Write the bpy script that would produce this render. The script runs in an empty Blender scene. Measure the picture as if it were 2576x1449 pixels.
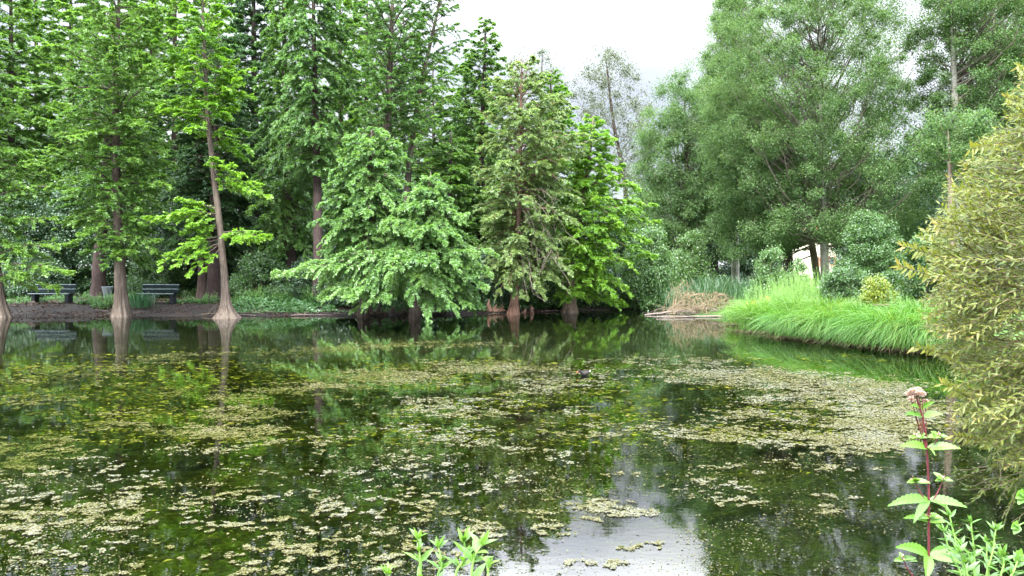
import bpy, math
import numpy as np
R = math.radians
sc = bpy.context.scene
COL = sc.collection

# ------------------------------------------------------------------ camera model
W, H = 2576.0, 1449.0          # units the layout was measured in
F, CX, CY = 1909.6, 1288.0, 724.5
HC, YH = 2.2, 673.0            # eye height above the water, horizon row
PT = math.atan((CY - YH) / F)
SP, CP = math.sin(PT), math.cos(PT)

def ray(px, py):
    u = (px - CX) / F
    v = (CY - py) / F
    return np.array([u, CP + v * SP, -SP + v * CP])

def at(px, py, D):
    d = ray(px, py)
    return np.array([0, 0, HC]) + d * (D / d[1])

def ground(px, py, z=0.0):
    d = ray(px, py)
    return np.array([0, 0, HC]) + d * ((z - HC) / d[2])

# ------------------------------------------------------------------ noise
def _h(ix, iy, iz, seed):
    n = (ix * 374761393 + iy * 668265263 + iz * 2147483647 + seed * 1274126177) & 0xFFFFFFFF
    n = ((n ^ (n >> 13)) * 1274126177) & 0xFFFFFFFF
    n = (n ^ (n >> 16)) & 0xFFFFFFFF
    return n / 4294967295.0

def vnoise(x, y, z=None, seed=0):
    x = np.asarray(x, float); y = np.asarray(y, float)
    z = np.zeros_like(x) if z is None else np.asarray(z, float)
    ix, iy, iz = np.floor(x).astype(np.int64), np.floor(y).astype(np.int64), np.floor(z).astype(np.int64)
    fx, fy, fz = x - ix, y - iy, z - iz
    fx = fx * fx * (3 - 2 * fx); fy = fy * fy * (3 - 2 * fy); fz = fz * fz * (3 - 2 * fz)
    def L(a, b, t): return a + (b - a) * t
    c = [[[_h(ix + i, iy + j, iz + k, seed) for k in (0, 1)] for j in (0, 1)] for i in (0, 1)]
    return L(L(L(c[0][0][0], c[1][0][0], fx), L(c[0][1][0], c[1][1][0], fx), fy),
             L(L(c[0][0][1], c[1][0][1], fx), L(c[0][1][1], c[1][1][1], fx), fy), fz)

def fbm(x, y, z=None, oct=4, seed=0):
    s, a, t = 0, 0.5, 0
    x = np.asarray(x, float); y = np.asarray(y, float)
    zz = None if z is None else np.asarray(z, float)
    for o in range(oct):
        s = s + a * vnoise(x, y, zz, seed + o * 17)
        t += a; a *= 0.5
        x = x * 2.03; y = y * 2.03
        if zz is not None: zz = zz * 2.03
    return s / t

# ------------------------------------------------------------------ mesh building
class MB:
    def __init__(s):
        s.v, s.f, s.t, s.m, s.n = [], [], [], [], 0
    def add(s, V, Fc, tint=0.5, mat=0):
        V = np.asarray(V, np.float32).reshape(-1, 3)
        Fc = np.asarray(Fc, np.int64)
        s.v.append(V); s.f.append(Fc + s.n); s.n += len(V)
        k = len(Fc)
        s.t.append(np.broadcast_to(np.asarray(tint, np.float32), (k,)))
        s.m.append(np.full(k, mat, np.int32))
    def build(s, name, mats, parent=None, smooth=False, loc=None):
        me = bpy.data.meshes.new(name)
        V = np.concatenate(s.v)
        if loc is not None: V = V - np.asarray(loc, np.float32)
        li = np.concatenate([f.ravel() for f in s.f]).astype(np.int32)
        tot = np.concatenate([np.full(len(f), f.shape[1], np.int32) for f in s.f])
        st = np.concatenate([[0], np.cumsum(tot)[:-1]]).astype(np.int32)
        me.vertices.add(len(V)); me.vertices.foreach_set('co', V.ravel())
        me.loops.add(len(li)); me.loops.foreach_set('vertex_index', li)
        me.polygons.add(len(tot)); me.polygons.foreach_set('loop_start', st); me.polygons.foreach_set('loop_total', tot)
        me.polygons.foreach_set('material_index', np.concatenate(s.m))
        me.polygons.foreach_set('use_smooth', np.full(len(tot), smooth, bool))
        for m in (mats if isinstance(mats, (list, tuple)) else [mats]): me.materials.append(m)
        at_ = me.attributes.new('tint', 'FLOAT', 'FACE')
        at_.data.foreach_set('value', np.concatenate(s.t).astype(np.float32))
        me.update(calc_edges=True); me.validate()
        o = bpy.data.objects.new(name, me); COL.objects.link(o)
        if parent is not None: o.parent = parent
        return o

def nrm(a):
    return a / np.maximum(np.linalg.norm(a, axis=-1, keepdims=True), 1e-9)

def tubes(mb, P, Rr, sides=5, tint=0.5, mat=0, mod=None, cap=False):
    """P (B,N,3) centre lines, Rr (B,N) radii"""
    P = np.asarray(P, float); Rr = np.asarray(Rr, float)
    if P.ndim == 2: P = P[None]; Rr = Rr[None]
    B, N, _ = P.shape
    T = nrm(np.gradient(P, axis=1))
    mt = np.abs(T.mean(1)[:, 2]) > 0.7
    ref = np.where(mt[:, None], np.array([[1.0, 0.13, 0]]), np.array([[0.03, 0.1, 1.0]]))[:, None, :]
    U = nrm(np.cross(T, ref)); Vv = np.cross(T, U)
    a = np.linspace(0, 2 * np.pi, sides, endpoint=False)
    k = np.ones((B, N, sides)) if mod is None else mod
    ring = P[:, :, None, :] + (Rr[:, :, None] * k)[..., None] * (np.cos(a)[None, None, :, None] * U[:, :, None, :] + np.sin(a)[None, None, :, None] * Vv[:, :, None, :])
    idx = np.arange(B * N * sides).reshape(B, N, sides)
    A = idx[:, :-1]; C = idx[:, 1:]
    q = np.stack([A, np.roll(A, -1, 2), np.roll(C, -1, 2), C], -1).reshape(-1, 4)
    t = tint
    if np.ndim(tint) == 1 and len(tint) == B: t = np.repeat(np.asarray(tint), (N - 1) * sides)
    V = ring.reshape(-1, 3)
    mb.add(V, q, t, mat)
    if cap:
        off = -len(V)
        for b in range(B):
            for e in (0, N - 1):
                r = idx[b, e] + off
                mb.f.append(np.array([r[::-1] if e == 0 else r]) + mb.n); mb.t.append(np.array([0.5], np.float32)); mb.m.append(np.array([mat], np.int32))

def leaves(mb, P, d, n, L, Wd, tint=0.5, mat=0, mid=0.45):
    """rhombic leaves; P base, d direction, n rough normal"""
    P = np.asarray(P, float).reshape(-1, 3); d = nrm(np.asarray(d, float).reshape(-1, 3))
    w = nrm(np.cross(d, np.asarray(n, float).reshape(-1, 3)))
    L = np.broadcast_to(np.asarray(L, float), (len(P),))[:, None]; Wd = np.broadcast_to(np.asarray(Wd, float), (len(P),))[:, None]
    V = np.stack([P, P + d * L * mid + w * Wd * .5, P + d * L, P + d * L * mid - w * Wd * .5], 1)
    q = np.arange(len(P) * 4).reshape(-1, 4)
    mb.add(V.reshape(-1, 3), q, tint, mat)

def lance(mb, P, d, n, L, Wd, tint=0.5, mat=0, fold=0.25, curl=0.15):
    """folded lance-shaped leaves, 6 quads each"""
    P = np.asarray(P, float).reshape(-1, 3); d = nrm(np.asarray(d, float).reshape(-1, 3))
    w = nrm(np.cross(d, np.asarray(n, float).reshape(-1, 3))); nn = np.cross(w, d)
    M = len(P)
    L = np.broadcast_to(np.asarray(L, float), (M,))[:, None]; Wd = np.broadcast_to(np.asarray(Wd, float), (M,))[:, None]
    tint = np.broadcast_to(np.asarray(tint, float), (M,))
    ss = [0, .28, .62, 1.0]; ww = [0.12, .95, .8, 0.0]
    rows = []
    for s_, k in zip(ss, ww):
        c = P + d * L * s_ - nn * L * curl * s_ * s_
        e = Wd * .5 * k
        rows.append(np.stack([c + w * e + nn * e * fold, c, c - w * e + nn * e * fold], 1))
    V = np.stack(rows, 1).reshape(M, 12, 3)
    base = (np.arange(M) * 12)[:, None, None]
    q = []
    for r in range(3):
        for c in range(2):
            q.append([r * 3 + c, r * 3 + c + 1, (r + 1) * 3 + c + 1, (r + 1) * 3 + c])
    q = np.array(q)[None] + base
    mb.add(V.reshape(-1, 3), q.reshape(-1, 4), np.repeat(tint, 6), mat)

def box(mb, c, s, rot=0.0, mat=0, bev=0.0, tiltx=0.0):
    c = np.asarray(c, float); h = np.asarray(s, float) / 2
    b = bev
    # chamfered box: 24 verts via three inset layers
    V = []; 
    for sx in (-1, 1):
        for sy in (-1, 1):
            for sz in (-1, 1):
                V += [[sx * h[0], sy * (h[1] - b), sz * (h[2] - b)], [sx * (h[0] - b), sy * h[1], sz * (h[2] - b)], [sx * (h[0] - b), sy * (h[1] - b), sz * h[2]]]
    V = np.array(V)
    def I(sx, sy, sz, k): return ((sx * 2 + sy) * 2 + sz) * 3 + k
    q, t = [], []
    for s1 in (0, 1):
        q.append([I(s1, 0, 0, 0), I(s1, 1, 0, 0), I(s1, 1, 1, 0), I(s1, 0, 1, 0)])
        q.append([I(0, s1, 0, 1), I(1, s1, 0, 1), I(1, s1, 1, 1), I(0, s1, 1, 1)])
        q.append([I(0, 0, s1, 2), I(1, 0, s1, 2), I(1, 1, s1, 2), I(0, 1, s1, 2)])
        for s2 in (0, 1):
            q.append([I(s1, s2, 0, 0), I(s1, s2, 1, 0), I(s1, s2, 1, 1), I(s1, s2, 0, 1)])
            q.append([I(s1, 0, s2, 0), I(s1, 1, s2, 0), I(s1, 1, s2, 2), I(s1, 0, s2, 2)])
            q.append([I(0, s1, s2, 1), I(1, s1, s2, 1), I(1, s1, s2, 2), I(0, s1, s2, 2)])
    for a in (0, 1):
        for b_ in (0, 1):
            for c_ in (0, 1): t.append([I(a, b_, c_, 0), I(a, b_, c_, 1), I(a, b_, c_, 2)])
    if tiltx:
        y, z = V[:, 1].copy(), V[:, 2].copy()
        V[:, 1] = y * math.cos(tiltx) - z * math.sin(tiltx); V[:, 2] = y * math.sin(tiltx) + z * math.cos(tiltx)
    x, y = V[:, 0].copy(), V[:, 1].copy()
    V[:, 0] = x * math.cos(rot) - y * math.sin(rot); V[:, 1] = x * math.sin(rot) + y * math.cos(rot)
    V = V + c
    n0 = mb.n
    mb.add(V, q, 0.5, mat)
    mb.f.append(np.array(t) + n0); mb.t.append(np.full(len(t), .5, np.float32)); mb.m.append(np.full(len(t), mat, np.int32))

def tag(o, label=None, cat=None, group=None, kind=None):
    if label: o['label'] = label
    if cat: o['category'] = cat
    if group: o['group'] = group
    if kind: o['kind'] = kind
    return o

def empty(name, loc):
    o = bpy.data.objects.new(name, None); COL.objects.link(o); o.location = tuple(float(v) for v in loc)
    o.empty_display_size = .2
    return o

def copy_tree(o, loc, rz=0.0, s=1.0, parent=None):
    c = o.copy(); COL.objects.link(c)
    if parent is None:
        c.location = tuple(float(v) for v in loc); c.rotation_euler = (0, 0, rz); c.scale = (s, s, s)
    else: c.parent = parent
    for ch in list(o.children): copy_tree(ch, None, parent=c)
    return c

# ------------------------------------------------------------------ materials
def new_mat(name):
    m = bpy.data.materials.new(name); m.use_nodes = True
    nt = m.node_tree; nt.nodes.clear()
    out = nt.nodes.new('ShaderNodeOutputMaterial')
    return m, nt, out

def ramp(nt, fac, stops):
    r = nt.nodes.new('ShaderNodeValToRGB')
    e = r.color_ramp.elements
    while len(e) < len(stops): e.new(0.5)
    for i, (p, c) in enumerate(stops):
        e[i].position = p; e[i].color = (*c, 1)
    nt.links.new(fac, r.inputs[0])
    return r.outputs[0]

def leaf_mat(name, cols, transl=0.35, sheen=0.05, rough=0.45):
    """cols: colours along the leaf tint attribute, old leaf to young leaf"""
    m, nt, out = new_mat(name)
    a = nt.nodes.new('ShaderNodeAttribute'); a.attribute_name = 'tint'
    k = len(cols)
    c = ramp(nt, a.outputs['Fac'], [(i / (k - 1), cols[i]) for i in range(k)])
    d = nt.nodes.new('ShaderNodeBsdfDiffuse'); t = nt.nodes.new('ShaderNodeBsdfTranslucent')
    hs = nt.nodes.new('ShaderNodeMixRGB'); hs.blend_type = 'MULTIPLY'; hs.inputs[0].default_value = 1; hs.inputs[2].default_value = (1.15, 1.1, .55, 1)
    nt.links.new(c, d.inputs[0]); nt.links.new(c, hs.inputs[1]); nt.links.new(hs.outputs[0], t.inputs[0])
    mx = nt.nodes.new('ShaderNodeMixShader'); mx.inputs[0].default_value = transl
    nt.links.new(d.outputs[0], mx.inputs[1]); nt.links.new(t.outputs[0], mx.inputs[2])
    g = nt.nodes.new('ShaderNodeBsdfGlossy'); g.inputs['Roughness'].default_value = rough; g.inputs[0].default_value = (.9, .95, 1, 1)
    m2 = nt.nodes.new('ShaderNodeMixShader'); m2.inputs[0].default_value = sheen
    nt.links.new(mx.outputs[0], m2.inputs[1]); nt.links.new(g.outputs[0], m2.inputs[2])
    nt.links.new(m2.outputs[0], out.inputs[0])
    return m

def noise(nt, scale, detail=4, rough=.6, vec=None, sxyz=None, coord='Object'):
    tc = nt.nodes.new('ShaderNodeTexCoord'); mp = nt.nodes.new('ShaderNodeMapping')
    nt.links.new(tc.outputs[coord], mp.inputs[0])
    if sxyz: mp.inputs['Scale'].default_value = sxyz
    n = nt.nodes.new('ShaderNodeTexNoise'); n.inputs['Scale'].default_value = scale; n.inputs['Detail'].default_value = detail; n.inputs['Roughness'].default_value = rough
    nt.links.new(mp.outputs[0], n.inputs[0])
    return n.outputs[0]

def bark_mat(name, cols, sxyz=(6, 6, 1.2), scale=3.0, bump=.6):
    m, nt, out = new_mat(name)
    n = noise(nt, scale, 6, .65, sxyz=sxyz); n2 = noise(nt, 1.1, 3, .6)
    mx = nt.nodes.new('ShaderNodeMath'); mx.operation = 'MULTIPLY_ADD'; mx.inputs[1].default_value = .45; nt.links.new(n2, mx.inputs[0])
    ad = nt.nodes.new('ShaderNodeMath'); ad.operation = 'MULTIPLY'; ad.inputs[1].default_value = .62; nt.links.new(n, ad.inputs[0]); nt.links.new(ad.outputs[0], mx.inputs[2])
    k = len(cols)
    c = ramp(nt, mx.outputs[0], [(.32 + .36 * i / (k - 1), cols[i]) for i in range(k)])
    p = nt.nodes.new('ShaderNodeBsdfPrincipled'); p.inputs['Roughness'].default_value = .9
    p.inputs['Specular IOR Level'].default_value = .2
    b = nt.nodes.new('ShaderNodeBump'); b.inputs['Strength'].default_value = bump; b.inputs['Distance'].default_value = .03
    nt.links.new(n, b.inputs['Height']); nt.links.new(b.outputs[0], p.inputs['Normal'])
    nt.links.new(c, p.inputs['Base Color']); nt.links.new(p.outputs[0], out.inputs[0])
    return m

def plain_mat(name, c0, c1, scale=8, rough=.6, sxyz=None, spec=.4, bump=0.0, metal=0.0):
    m, nt, out = new_mat(name)
    n = noise(nt, scale, 5, .6, sxyz=sxyz)
    c = ramp(nt, n, [(.3, c0), (.7, c1)])
    p = nt.nodes.new('ShaderNodeBsdfPrincipled'); p.inputs['Roughness'].default_value = rough; p.inputs['Specular IOR Level'].default_value = spec; p.inputs['Metallic'].default_value = metal
    if bump:
        b = nt.nodes.new('ShaderNodeBump'); b.inputs['Strength'].default_value = bump; b.inputs['Distance'].default_value = .02
        nt.links.new(n, b.inputs['Height']); nt.links.new(b.outputs[0], p.inputs['Normal'])
    nt.links.new(c, p.inputs['Base Color']); nt.links.new(p.outputs[0], out.inputs[0])
    return m

M = {}
M['cyp_bright'] = leaf_mat('cypress_leaf_bright', [(.055, .165, .014), (.125, .29, .02), (.21, .40, .034)], transl=.47)
M['cyp_mid'] = leaf_mat('cypress_leaf_mid', [(.05, .135, .028), (.11, .235, .04), (.185, .34, .058)], transl=.47)
M['cyp_pale'] = leaf_mat('cypress_leaf_pale', [(.06, .15, .036), (.115, .25, .056), (.185, .33, .085)], transl=.47)
M['cyp_dark'] = leaf_mat('conifer_leaf_dark', [(.03, .085, .03), (.055, .13, .042), (.09, .19, .06)], transl=.4)
M['cyp_grey'] = leaf_mat('cypress_leaf_grey', [(.09, .16, .045), (.155, .25, .072), (.23, .33, .11)], transl=.47)
M['poplar'] = leaf_mat('poplar_leaf', [(.045, .105, .036), (.08, .155, .052), (.13, .215, .078)], transl=.45, sheen=.015)
M['poplar_grey'] = leaf_mat('poplar_leaf_grey', [(.06, .085, .055), (.09, .115, .075), (.13, .155, .105)], transl=.35, sheen=.04)
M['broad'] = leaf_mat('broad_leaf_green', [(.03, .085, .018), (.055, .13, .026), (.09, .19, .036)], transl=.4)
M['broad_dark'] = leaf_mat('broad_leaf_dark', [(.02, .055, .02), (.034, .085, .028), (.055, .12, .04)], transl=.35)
M['broad_light'] = leaf_mat('broad_leaf_light', [(.045, .125, .022), (.08, .175, .035), (.125, .22, .055)], transl=.4)
M['yellow_leaf'] = leaf_mat('yellow_green_leaf', [(.07, .14, .015), (.17, .24, .015), (.3, .32, .02)], transl=.4)
M['nettle'] = leaf_mat('nettle_leaf', [(.03, .10, .022), (.05, .15, .03), (.085, .2, .042)], transl=.4)
M['willow'] = leaf_mat('willow_leaf', [(.055, .095, .014), (.11, .15, .02), (.17, .19, .034), (.25, .19, .055)], transl=.42, sheen=.03, rough=.5)
M['sedge'] = leaf_mat('sedge_blade', [(.026, .10, .011), (.055, .16, .017), (.10, .225, .03), (.15, .19, .05)], transl=.42, sheen=.03)
M['sedge_dry'] = leaf_mat('sedge_dry_blade', [(.05, .036, .025), (.1, .08, .05), (.17, .14, .09)], transl=.1, sheen=.0)
M['reed'] = leaf_mat('reed_blade', [(.03, .09, .028), (.05, .125, .045), (.09, .17, .07)], transl=.35)
M['iris'] = leaf_mat('iris_blade', [(.02, .08, .03), (.03, .11, .04), (.05, .15, .05)], transl=.2)
M['herb_fore'] = leaf_mat('fresh_herb_leaf', [(.045, .12, .014), (.075, .18, .02), (.12, .25, .03)], transl=.42, sheen=.04)
M['hemp'] = leaf_mat('agrimony_leaf', [(.045, .14, .012), (.08, .195, .018), (.13, .25, .032)], transl=.42, sheen=.04)
M['pink'] = leaf_mat('pink_floret', [(.34, .22, .19), (.44, .31, .27), (.5, .41, .36)], transl=.2)
M['yellow_flower'] = leaf_mat('yellow_petal', [(.35, .22, .01), (.4, .3, .015)], transl=.2)
M['flake'] = leaf_mat('floating_algae', [(.022, .034, .006), (.05, .058, .014), (.088, .085, .034), (.108, .108, .062), (.125, .13, .10)], transl=.1, sheen=.0)
M['litter'] = leaf_mat('leaf_litter', [(.02, .013, .01), (.05, .032, .022), (.10, .07, .05)], transl=.1, sheen=.0)
M['weed'] = leaf_mat('submerged_weed', [(.016, .02, .004), (.045, .058, .006), (.085, .105, .010), (.12, .105, .02)], transl=.3, sheen=0)
M['bark'] = bark_mat('cypress_bark', [(.024, .018, .015), (.066, .052, .042), (.14, .115, .093)], sxyz=(6, 6, .45), bump=1.0)
M['bark_pale'] = bark_mat('cypress_bark_pale', [(.045, .032, .025), (.12, .09, .07), (.22, .18, .14)], sxyz=(5, 5, .5), bump=1.0)
M['bark_dark'] = bark_mat('dark_bark', [(.018, .012, .012), (.045, .032, .03), (.09, .068, .06)])
M['bark_red'] = bark_mat('reddish_bark', [(.05, .028, .02), (.13, .075, .055), (.23, .15, .115)], sxyz=(5, 5, .6), bump=1.0)
M['bark_grey'] = bark_mat('poplar_bark', [(.08, .075, .062), (.2, .195, .17), (.34, .335, .31)], sxyz=(2, 2, 5))
M['twig'] = bark_mat('twig_wood', [(.045, .034, .024), (.10, .08, .055), (.17, .14, .1)], bump=.2)
M['limb'] = bark_mat('limb_bark', [(.04, .034, .026), (.10, .088, .07), (.19, .175, .145)], bump=.2)
M['dead'] = bark_mat('dead_wood', [(.06, .045, .028), (.135, .105, .062), (.23, .185, .115)], bump=.3)
M['dead_grey'] = bark_mat('weathered_wood', [(.06, .045, .038), (.13, .105, .09), (.24, .2, .175)], bump=.3)
M['stem_red'] = plain_mat('maroon_stem', (.05, .008, .012), (.12, .025, .03), 30, .5)
M['stem_green'] = plain_mat('green_stem', (.12, .25, .05), (.2, .36, .08), 30, .55)
M['willow_twig'] = plain_mat('willow_twig', (.06, .05, .025), (.13, .10, .045), 20, .6)
M['bench_blue'] = plain_mat('bench_paint', (.005, .011, .013), (.011, .02, .023), 14, .7, (1, 8, 8), .12)
M['bench_edge'] = plain_mat('bench_edge_sky_shine', (.2, .27, .28), (.3, .38, .4), 10, .35, (1, 8, 8), .5)  # pale colour paints the sky's reflection onto the plank edges
M['bench_leg'] = plain_mat('bench_leg_concrete', (.01, .013, .016), (.022, .027, .03), 12, .8, None, .2)
M['bag'] = plain_mat('bin_bag_plastic', (.1, .13, .14), (.24, .27, .29), 7, .3, (3, 3, 1), .5, .5)
M['bin_rim'] = plain_mat('bin_metal', (.12, .15, .17), (.22, .26, .28), 9, .4, None, .5)
M['stone'] = plain_mat('pale_stone', (.12, .095, .08), (.24, .2, .17), 9, .9, None, .2, .5)
M['render_wall'] = plain_mat('cream_render', (.5, .46, .37), (.58, .54, .45), 2, .9, None, .2)
M['roof_tile'] = plain_mat('clay_tile', (.25, .09, .05), (.42, .17, .1), 6, .8, (1, 8, 1), .2, .4)
M['glass'] = plain_mat('window_glass', (.03, .04, .05), (.06, .07, .09), 1, .08, None, .6)
M['frame_red'] = plain_mat('reddish_frame', (.3, .12, .08), (.4, .18, .12), 5, .5)
M['white_bench'] = plain_mat('pale_bench_paint', (.16, .18, .18), (.24, .26, .26), 6, .5, (1, 8, 8))
M['brown_wood'] = plain_mat('brown_bench_wood', (.05, .03, .02), (.11, .07, .045), 6, .6, (1, 8, 8))
M['bird_dark'] = plain_mat('moorhen_plumage', (.010, .010, .012), (.025, .023, .023), 30, .8, None, .1)
M['bird_brown'] = plain_mat('moorhen_flank', (.03, .026, .022), (.06, .05, .042), 30, .8, None, .1)
M['bird_white'] = plain_mat('white_feather', (.7, .7, .68), (.82, .82, .8), 20, .6)
M['bird_red'] = plain_mat('red_bill', (.4, .08, .03), (.55, .14, .05), 20, .4)

# ------------------------------------------------------------------ pond outline and terrain
def gpx(px, py):
    p = ground(px, py); return (p[0], p[1])
POND = [(-60, 31), (-34, 32.6), gpx(-60, 799), gpx(150, 797), gpx(300, 795), gpx(570, 795.5), gpx(700, 796), gpx(900, 795), gpx(1050, 796), gpx(1200, 793), gpx(1300, 790),
        gpx(1430, 783), gpx(1520, 780), gpx(1620, 778.5), gpx(1660, 787), gpx(1760, 798), gpx(1845, 799), gpx(1870, 816), gpx(1915, 832), gpx(1965, 843), gpx(2040, 849), gpx(2100, 857),
        gpx(2200, 868), gpx(2320, 879), gpx(2400, 889), (13.2, 17.5), (13.0, 14), (10.5, 10.5), (7.4, 7.9), (5.7, 6.4), (4.6, 5.2), (3.6, 4.2), (1.5, 3.5), (-3, 3.3), (-12, 3.3), (-34, 4.2), (-60, 8)]
POND = np.array(POND)

def pond_sd(x, y):
    """signed distance, negative in the water"""
    x = np.asarray(x, float); y = np.asarray(y, float)
    best = np.full(x.shape, 1e9); ins = np.zeros(x.shape, bool)
    n = len(POND)
    for i in range(n):
        ax, ay = POND[i]; bx, by = POND[(i + 1) % n]
        ex, ey = bx - ax, by - ay
        t = np.clip(((x - ax) * ex + (y - ay) * ey) / (ex * ex + ey * ey), 0, 1)
        best = np.minimum(best, np.hypot(x - ax - t * ex, y - ay - t * ey))
        c = ((ay > y) != (by > y)) & (x < (bx - ax) * (y - ay) / (by - ay + 1e-12) + ax)
        ins ^= c
    return np.where(ins, -best, best)

def smooth(a, b, t):
    t = np.clip((t - a) / (b - a), 0, 1); return t * t * (3 - 2 * t)

def terrain(x, y):
    x = np.asarray(x, float); y = np.asarray(y, float)
    d = pond_sd(x, y) + (fbm(x * .9, y * .9, oct=3, seed=3) - .5) * .55 * smooth(12, 20, y)
    mud = .10 * smooth(0, .9, d)                       # wet mud margin
    rise = .33 * smooth(.9, 3.2, d) + .25 * smooth(4, 30, d)
    near = smooth(8, 3, y) * .25 * smooth(0, 1.0, d)
    right = smooth(6, 12, x) * .22 * smooth(0, .7, d)
    up = mud + rise + near + right + (fbm(x * 2.3, y * 2.3, oct=4, seed=9) - .5) * .10 * smooth(0, .6, d)
    dn = -.04 - .55 * smooth(0, 5, -d) + (fbm(x * 1.1, y * 1.1, oct=4, seed=12) - .5) * .30 * smooth(.4, 2, -d)
    return np.where(d > 0, up, dn)

def build_ground():
    def axis(segs):
        a = []
        for lo, hi, st in segs: a += list(np.arange(lo, hi, st))
        return np.array(a + [segs[-1][1]])
    xs = axis([(-1600, -200, 200), (-200, -60, 20), (-60, -30, 2), (-30, 18, .24), (18, 50, 2), (50, 200, 15), (200, 1600, 200)])
    ys = axis([(-60, -6, 6), (-6, 2, .8), (2, 46, .24), (46, 70, 1.5), (70, 200, 13), (200, 2000, 200)])
    X, Y = np.meshgrid(xs, ys)
    Z = terrain(X, Y)
    V = np.stack([X, Y, Z], -1).reshape(-1, 3)
    ny, nx = X.shape
    i = np.arange(ny * nx).reshape(ny, nx)
    q = np.stack([i[:-1, :-1], i[:-1, 1:], i[1:, 1:], i[1:, :-1]], -1).reshape(-1, 4)
    mb = MB(); mb.add(V, q)
    m, nt, out = new_mat('ground_soil')
    geo = nt.nodes.new('ShaderNodeNewGeometry'); sep = nt.nodes.new('ShaderNodeSeparateXYZ'); nt.links.new(geo.outputs['Position'], sep.inputs[0])
    n1 = noise(nt, .9, 6, .65); n2 = noise(nt, 14, 5, .7); n3 = noise(nt, 2.2, 6, .7, sxyz=(1, 1.6, 1))
    soil = ramp(nt, n2, [(.3, (.007, .006, .005)), (.55, (.017, .013, .011)), (.75, (.04, .031, .026))])
    mud = ramp(nt, n2, [(.3, (.005, .004, .004)), (.6, (.013, .010, .0095)), (.8, (.035, .028, .025))])
    grass = ramp(nt, n2, [(.3, (.025, .06, .01)), (.7, (.06, .12, .018))])
    bed = ramp(nt, n3, [(.34, (.008, .012, .004)), (.46, (.02, .028, .006)), (.58, (.042, .052, .009)), (.72, (.08, .08, .015))])
    def mixc(f, a, b):
        k = nt.nodes.new('ShaderNodeMixRGB'); nt.links.new(f, k.inputs[0]); nt.links.new(a, k.inputs[1]); nt.links.new(b, k.inputs[2]); return k.outputs[0]
    def mr(v, a, b):
        k = nt.nodes.new('ShaderNodeMapRange'); k.inputs[1].default_value = a; k.inputs[2].default_value = b; nt.links.new(v, k.inputs[0]); return k.outputs[0]
    def add(a, b, s):
        k = nt.nodes.new('ShaderNodeMath'); k.operation = 'MULTIPLY_ADD'; nt.links.new(b, k.inputs[0]); k.inputs[1].default_value = s; nt.links.new(a, k.inputs[2]); return k.outputs[0]
    c = mixc(mr(add(sep.outputs[2], n1, .12), .14, .26), mud, soil)
    gx = mr(add(sep.outputs[0], n1, 6), 9, 13)
    gy = mr(add(sep.outputs[1], n1, 16), 46, 58)
    mxm = nt.nodes.new('ShaderNodeMath'); mxm.operation = 'MAXIMUM'; nt.links.new(gx, mxm.inputs[0]); nt.links.new(gy, mxm.inputs[1])
    c2 = mixc(mxm.outputs[0], c, grass)
    c3 = mixc(mr(sep.outputs[2], .0, -.03), c2, bed)
    p = nt.nodes.new('ShaderNodeBsdfPrincipled'); p.inputs['Roughness'].default_value = .85; p.inputs['Specular IOR Level'].default_value = .25
    b = nt.nodes.new('ShaderNodeBump'); b.inputs['Strength'].default_value = .8; b.inputs['Distance'].default_value = .04
    nt.links.new(n2, b.inputs['Height']); nt.links.new(b.outputs[0], p.inputs['Normal'])
    nt.links.new(c3, p.inputs['Base Color']); nt.links.new(p.outputs[0], out.inputs[0])
    o = mb.build('ground', m, smooth=True); tag(o, 'muddy bank and woodland floor round the pond', 'ground', kind='structure')

def build_water():
    mb = MB()
    xs = np.linspace(-62, 16, 40); ys = np.linspace(2.0, 42, 30)
    X, Y = np.meshgrid(xs, ys)
    V = np.stack([X, Y, np.zeros_like(X)], -1).reshape(-1, 3)
    i = np.arange(X.size).reshape(X.shape)
    q = np.stack([i[:-1, :-1], i[:-1, 1:], i[1:, 1:], i[1:, :-1]], -1).reshape(-1, 4)
    mb.add(V, q)
    m, nt, out = new_mat('pond_water')
    fr = nt.nodes.new('ShaderNodeFresnel'); fr.inputs[0].default_value = 2.2
    g = nt.nodes.new('ShaderNodeBsdfGlossy'); g.inputs['Roughness'].default_value = .0; g.inputs[0].default_value = (.92, .94, .95, 1)
    t = nt.nodes.new('ShaderNodeBsdfTransparent'); t.inputs[0].default_value = (.86, .92, .74, 1)
    n1 = noise(nt, 5.5, 3, .55, sxyz=(1, 1.5, 1)); n2 = noise(nt, .8, 2, .5)
    b = nt.nodes.new('ShaderNodeBump'); b.inputs['Strength'].default_value = .016; b.inputs['Distance'].default_value = .03
    nt.links.new(n1, b.inputs['Height'])
    b2 = nt.nodes.new('ShaderNodeBump'); b2.inputs['Strength'].default_value = .02; b2.inputs['Distance'].default_value = .1
    nt.links.new(n2, b2.inputs['Height']); nt.links.new(b.outputs[0], b2.inputs['Normal'])
    nt.links.new(b2.outputs[0], g.inputs['Normal'])
    mx = nt.nodes.new('ShaderNodeMixShader')
    nt.links.new(fr.outputs[0], mx.inputs[0]); nt.links.new(t.outputs[0], mx.inputs[1]); nt.links.new(g.outputs[0], mx.inputs[2])
    nt.links.new(mx.outputs[0], out.inputs[0])
    o = mb.build('water', m); tag(o, 'still dark pond water reflecting the trees', 'water', kind='structure')

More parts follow.
